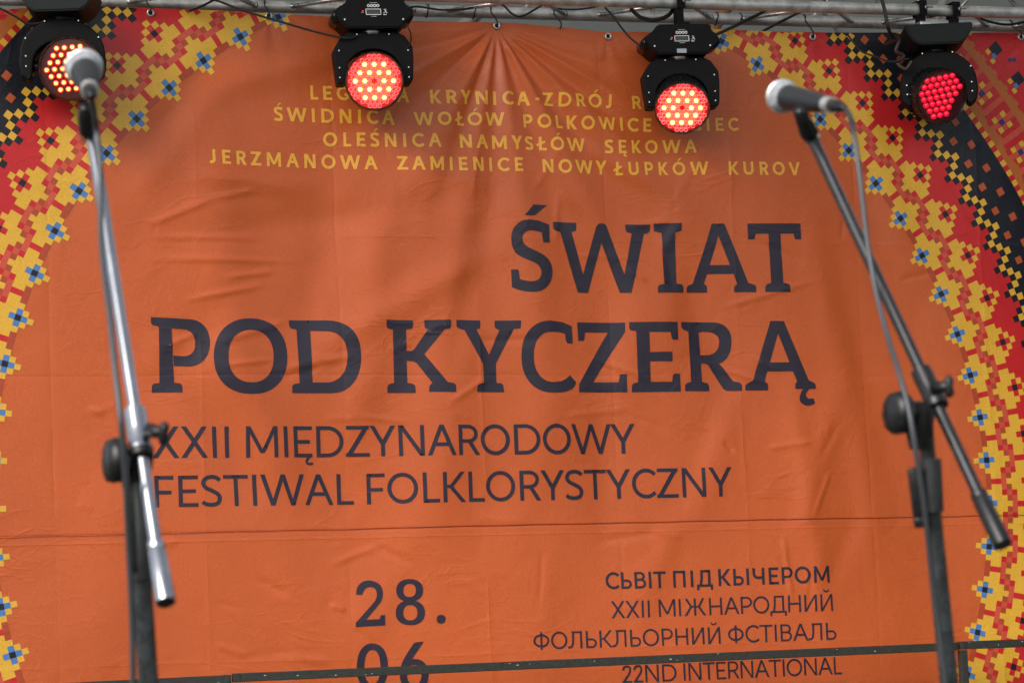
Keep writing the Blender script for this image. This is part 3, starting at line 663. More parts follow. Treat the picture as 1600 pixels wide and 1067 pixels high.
for side, a0, rphase, zth0, dash0, bl0 in ((1, .4813042, .6116878, radians(59.31), radians(52.32), radians(55.52)), (-1, .4573388, .6746384, radians(49.77), radians(46.97), radians(45.97))):
    bm = bmesh.new()
    def quad(r0, r1, t0, t1, m, off=.0016):
        if r1 - r0 > .027:
            n = int((r1 - r0) / .024) + 1
            for q in range(n): quad(r0 + (r1 - r0) * q / n, r0 + (r1 - r0) * (q + 1) / n, t0, t1, m, off)
            return
        ps = []
        for r, t in ((r0, t0), (r0, t1), (r1, t1), (r1, t0)): ps.append([side * r * sin(t), r * cos(t)])
        if all(p[1] > vtop(p[0]) - .001 for p in ps): return
        if any(p[0] < UL or p[0] > UR or p[1] < VB for p in ps): return
        for p in ps: p[1] = min(p[1], vtop(p[0]) - .0005)
        if side > 0: ps = ps[::-1]
        f = bm.faces.new([bm.verts.new(W3(p[0], p[1], off)) for p in ps]); f.material_index = m; f.smooth = True
    ct = TH / 8
    for k in range(-3, 26):
        for t in range(-4, 4):
            tc_ = a0 + k * TH + t * ct
            if tc_ < .12 or tc_ > 2.3: continue
            for i in range(-2, 12):
                c = cellA(i, t)
                if c is not None: quad(R0 + (i - .5) * DR, R0 + (i + .5) * DR, tc_ - ct / 2, tc_ + ct / 2, c)
            quad(R0 + 11.5 * DR, ZR - 1.5 * ZDR, tc_ - ct / 2, tc_ + ct / 2, RD)
    cz = ZTH / 4
    n0 = int((.15 - zth0) / cz)
    for t in range(n0, n0 + int(2.15 / cz)):
        tc_ = zth0 + t * cz
        for i in range(-1, 4): quad(ZR + (i - .5) * ZDR, ZR + (i + .5) * ZDR, tc_ - cz / 2, tc_ + cz / 2, cellB(i, t))
        for r_a, r_b in ((ZR + 3.5 * ZDR, 2.16), (2.16, 2.211)): quad(r_a, r_b, tc_ - cz / 2, tc_ + cz / 2, NV)
        if t % 4 == 0: quad(2.097 - .0125, 2.097 + .0125, tc_ - .0060, tc_ + .0060, RU, .0042)
        if t % 4 == 2: quad(2.149 - .0130, 2.149 + .0130, tc_ - .0062, tc_ + .0062, RU, .0042)
    cdash = radians(.522)
    nd = int((.15 - dash0) / cdash)
    for t in range(nd, nd + int(2.1 / cdash)):
        tc_ = dash0 + t * cdash
        quad(2.211, 2.234, tc_ - cdash / 2, tc_ + cdash / 2, Y_ if t % 2 == 0 else RD)
        j = t % 6
        w = [.028, .034, .040, .034, .028, .022][j]
        quad(2.234, 2.234 + w, tc_ - cdash / 2, tc_ + cdash / 2, BA)
        quad(2.234 + w, 2.368, tc_ - cdash / 2, tc_ + cdash / 2, RD if (t % 3) else PA)
        quad(2.368, 2.368 + [.03, .036, .042][t % 3], tc_ - cdash / 2, tc_ + cdash / 2, BA)
        for ra in (2.368 + [.03, .036, .042][t % 3], 2.50, 2.62): quad(ra, {2.50: 2.62, 2.62: 2.9}.get(ra, 2.50), tc_ - cdash / 2, tc_ + cdash / 2, RD)
    sb = radians(3.13); c_ = .0205
    for k in range(-8, 22):
        tb = bl0 + k * sb
        for dr, dt, m in ((0, 0, DB), (.0215, .54, Y_), (.0215, -.54, Y_), (-.0215, .52, Y_), (-.0215, -.52, Y_), (.0, .50, PA), (0, -.50, PA)):
            rr = 2.309 + dr; tt = tb + radians(dt)
            quad(rr - c_ / 2, rr + c_ / 2, tt - c_ / rr / 2, tt + c_ / rr / 2, m, .0042)
        tb += sb * .42
        for dr, dt, w_, m in ((.10, 0, .021, NV), (.10, -.0084, .021, NV), (.1205, -.0084, .021, NV), (.1205, 0, .021, NV), (.086, .002, .018, BL), (.070, .006, .018, Y_), (.078, -.009, .018, Y_),
                              (.13, .022, .014, DB), (.145, .026, .014, DB)):
            rr = 2.355 + dr; tt = tb + dt
            quad(rr - w_ / 2, rr + w_ / 2, tt - w_ / rr / 2, tt + w_ / rr / 2, m, .0050 if m == BL else .0042)
    o = link('cross_stitch_border', bm, INKS, banner)
    o['label'] = 'right half of the printed cross-stitch flower wreath' if side > 0 else 'left half of the printed cross-stitch flower wreath'

# seam, eyelets
bm = bmesh.new()
for i in range(420):
    u0, u1 = UL + .01 + i * (UR - UL - .02) / 420, UL + .01 + (i + 1) * (UR - UL - .02) / 420
    w = lambda u: -.0905 + .0035 * sin(u * 1.3 + 1) + .0008 * sin(u * 23)
    a = [W3(u0, w(u0) - .0010, .0042), W3(u1, w(u1) - .0010, .0042), W3(u1, w(u1) + .0010, .0042), W3(u0, w(u0) + .0010, .0042)]
    bm.faces.new([bm.verts.new(p) for p in a])
link('seam', bm, V_SEAM, banner)
gb = bmesh.new()
prof = [(.0075, -.001), (.0085, .003), (.012, .0045), (.0155, .003), (.0165, 0), (.015, -.001)]
add_lathe(gb, prof, 20, Matrix.Rotation(radians(90), 4, 'X'))
gme = bpy.data.meshes.new('eyelet'); gb.to_mesh(gme); gb.free(); gme.materials.append(mat('zinc_eyelet', (.62, .62, .6), .35, .9))
for p in gme.polygons: p.use_smooth = True
hb = bmesh.new(); bmesh.ops.create_circle(hb, cap_ends=True, segments=16, radius=.0085, matrix=Matrix.Rotation(radians(90), 4, 'X'))
hme = bpy.data.meshes.new('eyelet_hole'); hb.to_mesh(hme); hb.free(); hme.materials.append(mat('eyelet_hole_dark', (.004, .004, .004), 1))
EYES = []
for u, v in GROM:
    o = bpy.data.objects.new('eyelet', gme); COL.objects.link(o); o.parent = banner; o.location = W3(u, v, .005); EYES.append(o.location + Vector((0, 0, Z0)))
    h = bpy.data.objects.new('hole', hme); COL.objects.link(h); h.parent = o; h.location = (0, -.0005, 0)

# ------------------------------------------------------------------ truss
A0, A1 = PY(200, 5, .10), PY(1600, 43, .10)
dirx = (A1 - A0).normalized()
def on_rear(x): return A0 + dirx * ((x - A0.x) / dirx.x)
XL, XR = -5.2, 5.2
TW = .27; CH = .025
OFF = {'rear_low': Vector((0, 0, 0)), 'front_low': Vector((0, -TW, 0)), 'rear_up': Vector((0, 0, TW)), 'front_up': Vector((0, -TW, TW))}
truss = thing('lighting_truss', on_rear(0), 'aluminium box truss carrying the lamps, along the top of the banner', 'truss')
tl = truss.location.copy()
for k, o_ in OFF.items(): tube('chord', [on_rear(XL) + o_ - tl, on_rear(XR) + o_ - tl], CH, ALU, truss, 24)
def xr(px, py=30, Y=.10): return PY(px, py, Y).x
n1 = [xr(c) for c in (694, 925, 1147, 1361, 1580)]
pitch = (n1[-1] - n1[0]) / 4
gap = xr(925) - xr(881)
bn = -9
xs = [n1[0] + pitch * k for k in range(-8, 14)]
for x in xs:
    if x < XL + .1 or x + pitch > XR: continue
    xm = x + (pitch - gap) / 2
    for a, b_, oa, ob in ((x, xm - .01, 'rear_low', 'front_low'), (xm + .04, x + pitch - gap, 'front_low', 'rear_low'),
                          (x + .02, xm, 'front_low', 'front_up'), (xm + .05, x + pitch - gap + .02, 'front_up', 'front_low'),
                          (x + .06, xm + .03, 'rear_up', 'rear_low'), (xm + .07, x + pitch - gap + .05, 'rear_low', 'rear_up'),
                          (x, xm, 'rear_up', 'front_up')):
        bm = bmesh.new(); pa, pb = on_rear(a) + OFF[oa] - tl, on_rear(b_) + OFF[ob] - tl
        add_tube(bm, [pa, pb], .0095, 12)
        d = (pb - pa).normalized()
        for q, s_ in ((pa, 1), (pb, -1)): add_tube(bm, [q + d * s_ * .020, q + d * s_ * .032], [.016, .010], 12)
        link('brace', bm, ALU_D, truss, True)
# cross bars of the roof seen behind the truss
for i, (xa, ya, xb, yb, Y, r) in enumerate(((1180, -60, 1105, 60, .55, .03), (300, -60, 470, 90, .6, .028), (1225, -70, 1320, 60, .7, .018), (840, -60, 690, 70, .8, .03), (1500, -60, 1440, 80, .9, .025))):
    tag(tube('roof_strut', [PY(xa, ya, Y), PY(xb, yb, Y)], r, mat('strut_%d' % i, (.30, .16, .08) if i == 0 else (.34, .33, .32), .5, .3 if i else 0), None),
        ['pale wooden roof strut behind the truss right of the third lamp', 'grey roof strut behind the truss between the first and second lamps', 'thin grey roof strut behind the truss above the right microphone',
         'grey roof strut behind the truss in the middle', 'grey roof strut behind the truss left of the fourth lamp'][i], 'strut', 'roof struts behind the truss')

# ------------------------------------------------------------------ moving-head lamps
LENS_OFF = mat('red_lens_glass', (.30, .01, .015), .12, 0, .8, emit=(1, .006, .015), estr=.42)
LENS_GLOW = mat('orange_glowing_lens', (.4, .05, .02), .12, 0, .8, emit=(1, .09, .015), estr=.75)
LENS_PINK = mat('pink_lens_rim', (.6, .12, .12), .10, 0, .8, emit=(1, .16, .14), estr=.62)
LENS_LIT = mat('lit_led_yellow', (.8, .5, .1), .3, emit=(1, .56, .10), estr=4.5)
LENS_WARM = mat('lit_led_orange', (.8, .3, .1), .25, emit=(1, .36, .06), estr=3.0)
LENS_RING = mat('lit_led_red', (.6, .02, .03), .2, emit=(1, .012, .006), estr=.95)
LENS_CRIM = mat('lit_led_crimson', (.5, .01, .03), .08, 0, .9, emit=(1, .004, .04), estr=.33)
FACE_RED = mat('lamp_face_red_glow', (.10, .006, .007), .3, 0, .5, emit=(1, .01, .01), estr=.14)
FACE_LIT = mat('lamp_face_lit', (.30, .012, .012), .3, 0, .5, emit=(1, .006, .010), estr=.26)
FACE_DK = mat('lamp_face_dark', (.06, .010, .014), .12, 0, .7)
SCREEN = mat('lcd_screen', (.02, .02, .02), .2)
STICK = mat('grey_sticker', (.35, .40, .43), .5)
RUSTY = mat('brown_cable_coil', (.035, .012, .008), .5)
def rounded(outline, r=.01): return outline
def lamp(px, py, label, kind, yoke_yaw, base_yaw, face_px, normal_cam, rad, k=1.0, sticker=False, top_px=None):
    """px, py: where the pan joint shows; the lamp hangs below the front chord"""
    Y = on_rear(0).y - TW - .01
    pj = PY(px, py, Y)
    t = thing('moving_head_lamp', pj, label, 'stage lamp', 'moving-head lamps hung from the truss')
    MB_ = Matrix.Rotation(base_yaw, 4, 'Z')
    bm = bmesh.new()
    if kind == 'wash':
        out = [(x_, z_ * .86 - .008) for x_, z_ in [(-.105, .0), (.105, .0), (.135, .035), (.152, .055), (.156, .075), (.150, .100), (.128, .112), (.125, .148), (-.100, .148), (-.118, .112), (-.142, .104), (-.154, .080), (-.152, .052), (-.132, .030)]]
        add_prism(bm, out, -.095, .095, MB_)
    else:
        out = [(-.085, .0), (.085, .0), (.115, .018), (.140, .055), (.148, .09), (-.148, .09), (-.140, .055), (-.115, .018)]
        add_prism(bm, out, -.125, .125, MB_)
    bmesh.ops.bevel(bm, geom=bm.edges[:], offset=.006, segments=2, affect='EDGES')
    base = link('base', bm, BLACK_MET if kind == 'wash' else GREY_PL, t)
    # clamps: two hooks up to the chord
    topz = .118 if kind == 'wash' else .09
    cl = on_rear(pj.x) + OFF['front_low'] - pj
    for s in ((0,) if kind == 'wash' else (-1, 1)):
        bm = bmesh.new(); xx = s * .083 + (.01 if kind == 'wash' else .012)
        add_box(bm, (xx, .0, (topz + cl.z - .03) / 2), (.03, .042, max(.02, cl.z - .03 - topz)), bev=.003)
        add_box(bm, (xx, -.031, cl.z), (.036, .008, .062), bev=.002); add_box(bm, (xx, .031 + .0, cl.z - .01), (.036, .008, .05), bev=.002)
        add_box(bm, (xx, 0, cl.z + .030), (.036, .068, .008), bev=.002)
        c_o = link('clamp', bm, BLACK_MET, t)
        bm = bmesh.new(); add_tube(bm, [(xx + .012, -.036, cl.z - .002), (xx + .012, -.062, cl.z - .002)], .004, 8)
        add_tube(bm, [(xx + .002, -.058, cl.z), (xx + .030, -.060, cl.z - .002)], .005, 8); add_tube(bm, [(xx + .012, -.036, cl.z), (xx + .012, -.042, cl.z)], .009, 6)
        link('wing_bolt', bm, STEEL, c_o)
        bm = bmesh.new(); add_box(bm, (xx, -.03, topz + .012), (.06, .04, .022), bev=.006); link('foot_bracket', bm, STEEL if kind != 'wash' else BLACK_MET, c_o)
    if kind == 'wash':
        MB_ = MB_ @ Matrix.Translation((0, 0, -.026)); bm = bmesh.new(); y = -.0975
        for (x0, z0, x1, z1) in ((-.032, .070, .030, .0725), (-.032, .0925, .030, .095), (-.032, .070, -.0295, .095), (.0275, .070, .030, .095)):
            add_box(bm, ((x0 + x1) / 2, y, (z0 + z1) / 2), (x1 - x0, .003, z1 - z0))
        for q in range(4):
            c = -.020 + q * .0125
            pr = arc(c, .108, .0050, .0050, 0, 360, 10)[:-1]
            for a, b in zip(pr, pr[1:] + pr[:1]): add_box(bm, ((a[0] + b[0]) / 2, y, (a[1] + b[1]) / 2), (.0030, .002, .0030))
        for (x, z, w_, h_) in ((.046, .092, .009, .002), (.048, .085, .006, .006), (.042, .079, .005, .002), (.052, .079, .005, .004), (.045, .071, .014, .003), (.0, .064, .022, .0015), (0, .120, .03, .001), (-.046, .080, .008, .0015)):
            add_box(bm, (x, y, z), (w_, .002, h_))
        bmesh.ops.transform(bm, matrix=MB_, verts=bm.verts[:])
        link('panel_print', bm, WHITE_PR, base)
        bm = bmesh.new(); add_box(bm, (-.001, -.0965, .0825), (.057, .003, .0195)); bmesh.ops.transform(bm, matrix=MB_, verts=bm.verts[:]); link('screen', bm, SCREEN, base)
        bm = bmesh.new(); add_box(bm, (-.043, -.0975, .086), (.004, .003, .004)); bmesh.ops.transform(bm, matrix=MB_, verts=bm.verts[:]); link('power_light', bm, LENS_RING, base)
        for s in (-1, 1):
            bm = bmesh.new(); add_tube(bm, [MB_ @ Vector((s * .118, -.0955, .052)), MB_ @ Vector((s * .118, -.099, .052))], .0035, 8); link('screw', bm, STEEL, base)
            bm = bmesh.new(); add_tube(bm, [MB_ @ Vector((s * .140, -.07, .075)), MB_ @ Vector((s * .140, .07, .075))], .026, 14); link('side_handle', bm, BLACK_PL, base, True)
        if sticker:
            bm = bmesh.new(); add_box(bm, (-.004, -.0975, .030), (.040, .003, .018), bev=0); bmesh.ops.transform(bm, matrix=MB_ @ Matrix.Rotation(radians(0), 4, 'Y'), verts=bm.verts[:]); link('sticker', bm, STICK, base)
    # pan joint
    bm = bmesh.new(); add_tube(bm, [(0, 0, -.022), (0, 0, .004)], .050, 24); link('pan_joint', bm, STEEL if kind == 'wash' else BLACK_PL, t, True)
    MY = Matrix.Rotation(yoke_yaw, 4, 'Z')
    bm = bmesh.new()
    if kind == 'wash':
        outer = [(-.095, -.012), (.095, -.012), (.130, -.030), (.160, -.075), (.162, -.120), (.158, -.205), (.150, -.222), (.118, -.224), (.112, -.222)]
        inner = [(.108, -.185)] + [(.108 * cos(radians(a)), -.168 + .084 * sin(radians(a)) * 1.0) for a in range(0, 181, 15)] + [(-.108, -.185)]
        outl = outer + inner + [(-.112, -.222), (-.118, -.224), (-.148, -.222), (-.158, -.130), (-.162, -.085), (-.135, -.040)]
    else:
        outl = [(.165 * cos(radians(a)), -.155 + .145 * sin(radians(a))) for a in range(180, -1, -12)] + [(.168, -.19), (.160, -.235), (.135, -.255), (.118, -.245)]
        outl += [(.112, -.195)] + [(.112 * cos(radians(a)), -.185 + .085 * sin(radians(a))) for a in range(0, 181, 15)] + [(-.112, -.195), (-.118, -.245), (-.135, -.255), (-.160, -.235), (-.168, -.19)]
    a_, b_ = add_prism(bm, outl, -.045, .045, MY)
    bmesh.ops.triangulate(bm, faces=[f for f in bm.faces if len(f.verts) > 4])
    yk = link('yoke', bm, BLACK_MET, t)
    m = yk.modifiers.new('b', 'BEVEL'); m.width = .008; m.segments = 3; m.limit_method = 'ANGLE'; m.angle_limit = radians(35)
    for s in (-1, 1):
        bm = bmesh.new()
        for zz in (-.09, -.16, -.2): add_tube(bm, [MY @ Vector((s * .140, -.044, zz)), MY @ Vector((s * .140, -.050, zz))], .0028, 8)
        add_tube(bm, [MY @ Vector((s * .065, -.044, -.024)), MY @ Vector((s * .065, -.050, -.024))], .0028, 8)
        link('screws', bm, STEEL, yk)['kind'] = 'stuff'
    # head
    pivot = MY @ Vector((0, 0, -.170 if kind == 'wash' else -.185))
    nrm = (C_R * normal_cam[0] - C_D * normal_cam[1] - C_F * normal_cam[2]).normalized()      # right, up, towards the camera
    side_ = (MY @ Vector((1, 0, 0)))
    up_ = nrm.cross(side_).normalized() * 1; xx_ = up_.cross(nrm).normalized()
    up_ = nrm.cross(xx_).normalized()
    dep = .075
    fp = PY(face_px[0], face_px[1], (pj + pivot + nrm * dep).y) - pj        # face centre
    hc = fp - nrm * dep
    HM = Matrix(((xx_.x, up_.x, nrm.x, hc.x), (xx_.y, up_.y, nrm.y, hc.y), (xx_.z, up_.z, nrm.z, hc.z), (0, 0, 0, 1)))
    bm = bmesh.new()
    add_lathe(bm, [(0, -.095), (rad * .62, -.093), (rad * .80, -.080), (rad * .88, -.045), (rad * .96, -.01), (rad * 1.0, .03), (rad * 1.0, .078), (rad * .965, .084), (rad * .93, .080), (rad * .925, .064)], 40, HM)
    head = link('head', bm, BLACK_PL, t, True)
    md = head.modifiers.new('e', 'EDGE_SPLIT'); md.split_angle = radians(50)
    bm = bmesh.new(); add_lathe(bm, [(rad * .93, .070), (rad * .5, .072), (0, .072)], 40, HM)
    link('lens_plate', bm, {'wash': FACE_LIT, 'warm': FACE_DK, 'crimson': FACE_DK}[kind], head)
    bm = bmesh.new()                                        # cooling fins round the rear of the head
    for q in range(26):
        a = 2 * pi * q / 26
        add_box(bm, (rad * .905, 0, -.045), (rad * .17, .006, .075), HM @ Matrix.Rotation(a, 4, 'Z'))
    link('cooling_fins', bm, BLACK_PL, head)
    for s in (-1, 1):                                       # tilt axle into the yoke arms
        bm = bmesh.new(); pa = HM @ Vector((s * rad * .85, 0, -.0)); pb = pivot + MY @ Vector((s * .125, 0, 0)); add_tube(bm, [pa, pb], .022, 12); link('tilt_axle', bm, BLACK_PL, t, True)
    # lenses
    if kind == 'wash':
        pch = rad * 2 * .0805; row = pch * .866
        lit = bmesh.new(); warm = bmesh.new(); glow = bmesh.new(); dim = bmesh.new(); pk = bmesh.new()
        for j in range(-7, 8):
            for i in range(-8, 9):
                x = (i + (.5 if j % 2 else 0)) * pch; y = j * row
                if hypot(x, y) > rad * .885 or (i == 0 and j == 0): continue
                bright = False
                if j in (-4, 4) and abs(x) < pch * 2.3 and i % 2 == 0: bright = True
                if j in (-2, 2) and abs(x) < pch * 3.3 and i % 2 == 1: bright = True
                if j == 0 and i in (-4, -2, 2, 4): bright = True
                Mx = HM @ Matrix.Translation((x, y, .072))
                if bright: add_lathe(warm, [(pch * .50, 0), (pch * .48, .0055), (pch * .30, .0075), (0, .008)], 10, Mx); add_lathe(lit, [(pch * .36, .006), (pch * .30, .0105), (0, .012)], 10, Mx)
                else:
                    add_lathe(glow if hypot(x, y) < rad * .60 else dim, [(pch * .36, .001), (pch * .30, .005), (0, .0065)], 8, Mx)
                    add_lathe(pk, [(pch * .47, 0), (pch * .46, .0055), (pch * .36, .0055), (pch * .34, .001)], 8, Mx)
        for nm, b_m, mt in (('lit_leds', lit, LENS_LIT), ('lit_lenses', warm, LENS_WARM), ('led_lenses', dim, LENS_OFF), ('led_lenses', glow, LENS_GLOW), ('lens_rims', pk, LENS_PINK)):
            o = link(nm, b_m, mt, head, True); o['kind'] = 'stuff'
    else:
        pch = rad * 2 * (.122 if kind == 'warm' else .127); row = pch * .88
        b1 = bmesh.new(); add_lathe(b1, [(pch * .43, 0), (pch * .40, .007), (pch * .28, .012), (0, .015)] if kind != 'warm' else [(pch * .37, 0), (pch * .36, .006), (pch * .26, .008), (0, .008)], 14)
        me1 = bpy.data.meshes.new('led_lens'); b1.to_mesh(me1); b1.free()
        for p in me1.polygons: p.use_smooth = True
        me1.materials.append(LENS_RING if kind == 'warm' else LENS_CRIM)
        if kind == 'warm':
            b2 = bmesh.new(); add_lathe(b2, [(pch * .24, .008), (pch * .20, .013), (0, .015)], 10)
            me2 = bpy.data.meshes.new('led_core'); b2.to_mesh(me2); b2.free(); me2.materials.append(LENS_WARM)
        roll = Matrix.Rotation(radians(4), 4, 'Z')
        for j in range(-3, 4):
            n = {3: 5, 2: 6, 1: 7, 0: 6, -1: 5, -2: 4, -3: 3}[j] if kind == 'crimson' else 7 - abs(j)
            xo = {3: 0, 2: 0, 1: 0, 0: -.5, -1: -1.0, -2: -1.0, -3: -1.0}[j] * .5 if kind == 'crimson' else 0
            for i in range(n):
                x = (i - (n - 1) / 2 + xo) * pch; y = j * row
                if kind != 'crimson' and i == n // 2 and j == 0: pass
                o = bpy.data.objects.new('led_lens', me1); COL.objects.link(o); o.parent = head
                ML = HM @ roll @ Matrix.Translation((x, y, .072)); o.matrix_local = ML
                if kind == 'warm':
                    c = bpy.data.objects.new('led_core', me2); COL.objects.link(c); c.parent = head
                    c.matrix_local = ML
    return t
lamp(96, 28, 'leftmost lamp, orange-red lit round face partly behind the left microphone', 'warm', radians(-14), radians(-20), (110, 107), (.10, -.02, 1), .124)
lamp(580, 49, 'second lamp from the left, glowing yellow-red face turned straight to the front', 'wash', radians(-12), radians(-12), (585, 127), (.02, -.06, 1), .119)
lamp(1060, 89, 'third lamp from the left with small grey sticker, glowing face tilted down', 'wash', radians(-16), radians(-14), (1066, 169), (.04, -.50, 1), .118, sticker=True)
lamp(1463, 78, 'rightmost lamp with crimson lenses, head turned down to the right', 'crimson', radians(-26), radians(-22), (1471, 151), (.34, -.24, 1), .120)

# ------------------------------------------------------------------ cables and ties on the truss
def cable(name, pts, r, label, cat_, group=None, m=RUBBER):
    o = tube(name, spline([PY(*p) for p in pts], 8), r, m, None, 8)
    return tag(o, label, cat_, group)
G1 = 'black power cables strung along the truss'
cable('power_cable', [(300, -8, -.1), (340, 2, -.12), (380, 17, -.15), (440, 35, -.18), (500, 52, -.2), (545, 60, -.22), (575, 50, -.2)], .0045, 'long black cable sagging from the truss to the second lamp', 'cable', G1)
cable('power_cable', [(-40, -2, -.2), (0, 14, -.2), (25, 27, -.2), (45, 38, -.2), (75, 34, -.2)], .0045, 'short black cable running into the leftmost lamp', 'cable', G1)
cable('power_cable', [(628, 26, -.22), (636, 40, -.3), (642, 55, -.3), (641, 68, -.27), (632, 80, -.24)], .003, 'thin black cable looping beside the second lamp', 'cable', G1)
cable('power_cable', [(945, 12, -.05), (958, 26, -.06), (972, 45, -.12), (985, 60, -.2), (1000, 72, -.25)], .0045, 'black cable dropping from the truss to the left side of the third lamp', 'cable', G1)
cable('power_cable', [(985, 14, -.12), (1000, 27, -.12), (1020, 32, -.12), (1042, 26, -.12), (1055, 12, -.12)], .009, 'thick black cable loop hanging above the third lamp', 'cable', G1)
cable('power_cable', [(640, 12, .0), (655, 11, .0), (690, 16, .0), (730, 14, .0), (776, 4, .0), (800, 22, .0), (815, 26, .0), (838, 14, .0), (850, 6, .0)], .0045, 'black cable draped over the truss braces in the middle', 'cable', G1)
cable('power_cable', [(850, 9, .0), (880, 15, .0), (915, 14, .0), (950, 6, .0)], .004, 'short sagging cable on the truss left of the third lamp', 'cable', G1)
cable('power_cable', [(1376, -8, -.3), (1383, 20, -.3), (1388, 45, -.3), (1395, 60, -.15)], .008, 'thick black cable crossing the truss left of the fourth lamp', 'cable', G1)
cable('power_cable', [(1322, 52, -.05), (1330, 62, -.05), (1345, 80, -.08), (1365, 88, -.12), (1392, 97, -.2), (1420, 92, -.22)], .004, 'thin black cable crossing the navy print to the fourth lamp', 'cable', G1)
cable('power_cable', [(1520, 24, -.05), (1545, 34, -.05), (1575, 39, -.05), (1610, 32, -.05), (1650, 20, -.05)], .006, 'black cable sagging below the truss right of the fourth lamp', 'cable', G1)
cable('power_cable', [(1180, 56, .06), (1200, 45, .04), (1245, 22, .0), (1290, 2, .0)], .006, 'black cable slanting across the truss above the right microphone', 'cable', G1)
cable('power_cable', [(1210, 10, -.1), (1155, 38, -.05), (1105, 60, -.1), (1085, 60, -.2)], .007, 'thick cable running to the right side of the third lamp', 'cable', G1)
cable('power_cable', [(296, 18, -.05), (320, 8, -.05), (345, -6, -.05)], .005, 'black cable crossing the first bay of the truss', 'cable', G1)
cable('power_cable', [(1383, 70, -.1), (1405, 62, -.2), (1400, 80, -.2), (1412, 88, -.2), (1402, 98, -.2), (1415, 108, -.22), (1425, 96, -.24)], .009, 'brown coiled cable beside the fourth lamp', 'cable', G1, RUSTY)
G2 = 'thin black ties holding the banner to the truss'
for (x, y), lx, lb in zip([(235, 21), (420, 26), (776, 41), (876, 44), (1270, 58), (1595, 58)], [232, 412, 778, 884, 1274, 1600],
        ['tie cord at the eyelet left of the first flower cluster', 'tie cord at the eyelet beside the topmost blue flower', 'tie cord at the middle eyelet where the folds gather', 'tie cord right of the middle eyelet',
         'tie cord at the eyelet on the red print above the right microphone', 'tie cord at the eyelet at the far right edge']):
    u, v = B(x, y); e = PY(x, y, -relief(u, v) - .012)
    top = on_rear(e.x + .01) + Vector((0, -.028, .015))
    tt = on_rear(e.x + .015) + Vector((0, -.0, .028)); bk = on_rear(e.x + .02) + Vector((0, .027, 0))
    tag(tube('tie_cord', spline([e + Vector((0, .004, -.004)), e + Vector((0, -.006, .02)), top + Vector((0, 0, -.02)), top, tt, bk], 6), .0032, RUBBER, None, 8), lb, 'cord', G2)
for x, w_ in ((667, 'just right of the second lamp'), (740, 'left of the middle eyelet'), (1118, 'just right of the third lamp'), (1155, 'above the first printed flower'), (1480, 'behind the fourth lamp')):
    pp = PY(x, 30, .1); c = on_rear(pp.x)
    tag(tube('cable_tie', [c + Vector((.004 * sin(a * .8), -.0275 * cos(a), .0275 * sin(a))) for a in [i * pi / 8 for i in range(17)]], .0028, RUBBER, None, 6), 'thin black tie round the rear truss chord, ' + w_, 'cable tie', 'cable ties round the truss chord')

# ------------------------------------------------------------------ guard rails in front of the banner
YR = -.22
SEG = [((-560, 1106), (359.5, 1060.5)), ((363.5, 1058.5), (1493.5, 1009.5)), ((1498, 1008), (2050, 987))]
for i, ((xa, ya), (xb, yb)) in enumerate(SEG):
    a, b = PY(xa, ya, YR), PY(xb, yb, YR)
    t = thing('guard_rail', (a.x, YR, FLOOR), ['dark steel rail at the foot of the banner, left of the joint', 'long middle dark steel rail crossing the foot of the banner', 'dark steel rail at the right edge with its corner post'][i], 'rail', 'dark steel guard rails along the stage back')
    L = (b - a).length; mid = (a + b) / 2 - t.location; ang = atan2(b.z - a.z, b.x - a.x)
    M = Matrix.Translation(mid) @ Matrix.Rotation(-ang, 4, 'Y')
    bm = bmesh.new(); add_box(bm, (0, 0, 0), (L, .034, .034), M, .003); link('top_rail', bm, RAILM, t)
    bm = bmesh.new(); add_box(bm, (L / 2 - .015, 0, 0), (.02, .040, .0345), M, .002); add_box(bm, (-L / 2 + .015, 0, 0), (.02, .040, .0345), M, .002); link('end_plate', bm, RAILM, t)
    bm = bmesh.new()
    for q in range(14): add_box(bm, ((random.random() - .5) * L, -.0178, (random.random() - .5) * .026), (random.uniform(.003, .010), .001, random.uniform(.001, .004)), M)
    link('paint_chips', bm, mat('bare_chips_%d' % i, (.5, .5, .46), .5), t)['kind'] = 'stuff'
    for s, e in ((0, a), (1, b)):
        if i == 1: continue
        if (i == 0 and s == 1): continue
        p = e - t.location; x = p.x + (.016 if s == 0 else -.016)
        lean = PY(1508, 1067, YR).x - PY(1498, 1008, YR).x if False else 0
        bm = bmesh.new(); add_box(bm, (x, 0, (p.z - .019) / 2), (.032, .032, p.z - .020), bev=.003); link('post', bm, RAILM, t)
    if i == 1:
        for f in (.25, .75):
            p = a.lerp(b, .003 if f < .5 else .997) - t.location
    bm = bmesh.new(); add_box(bm, (mid.x, 0, .12), (L, .03, .03), None, .003); link('bottom_rail', bm, RAILM, t)
    if i == 1:
        for f in (.33, .66):
            p = a.lerp(b, f) - t.location
            bm = bmesh.new(); add_box(bm, (p.x, .03, .07), (.05, .20, .14), None, .004); link('foot', bm, RAILM, t)

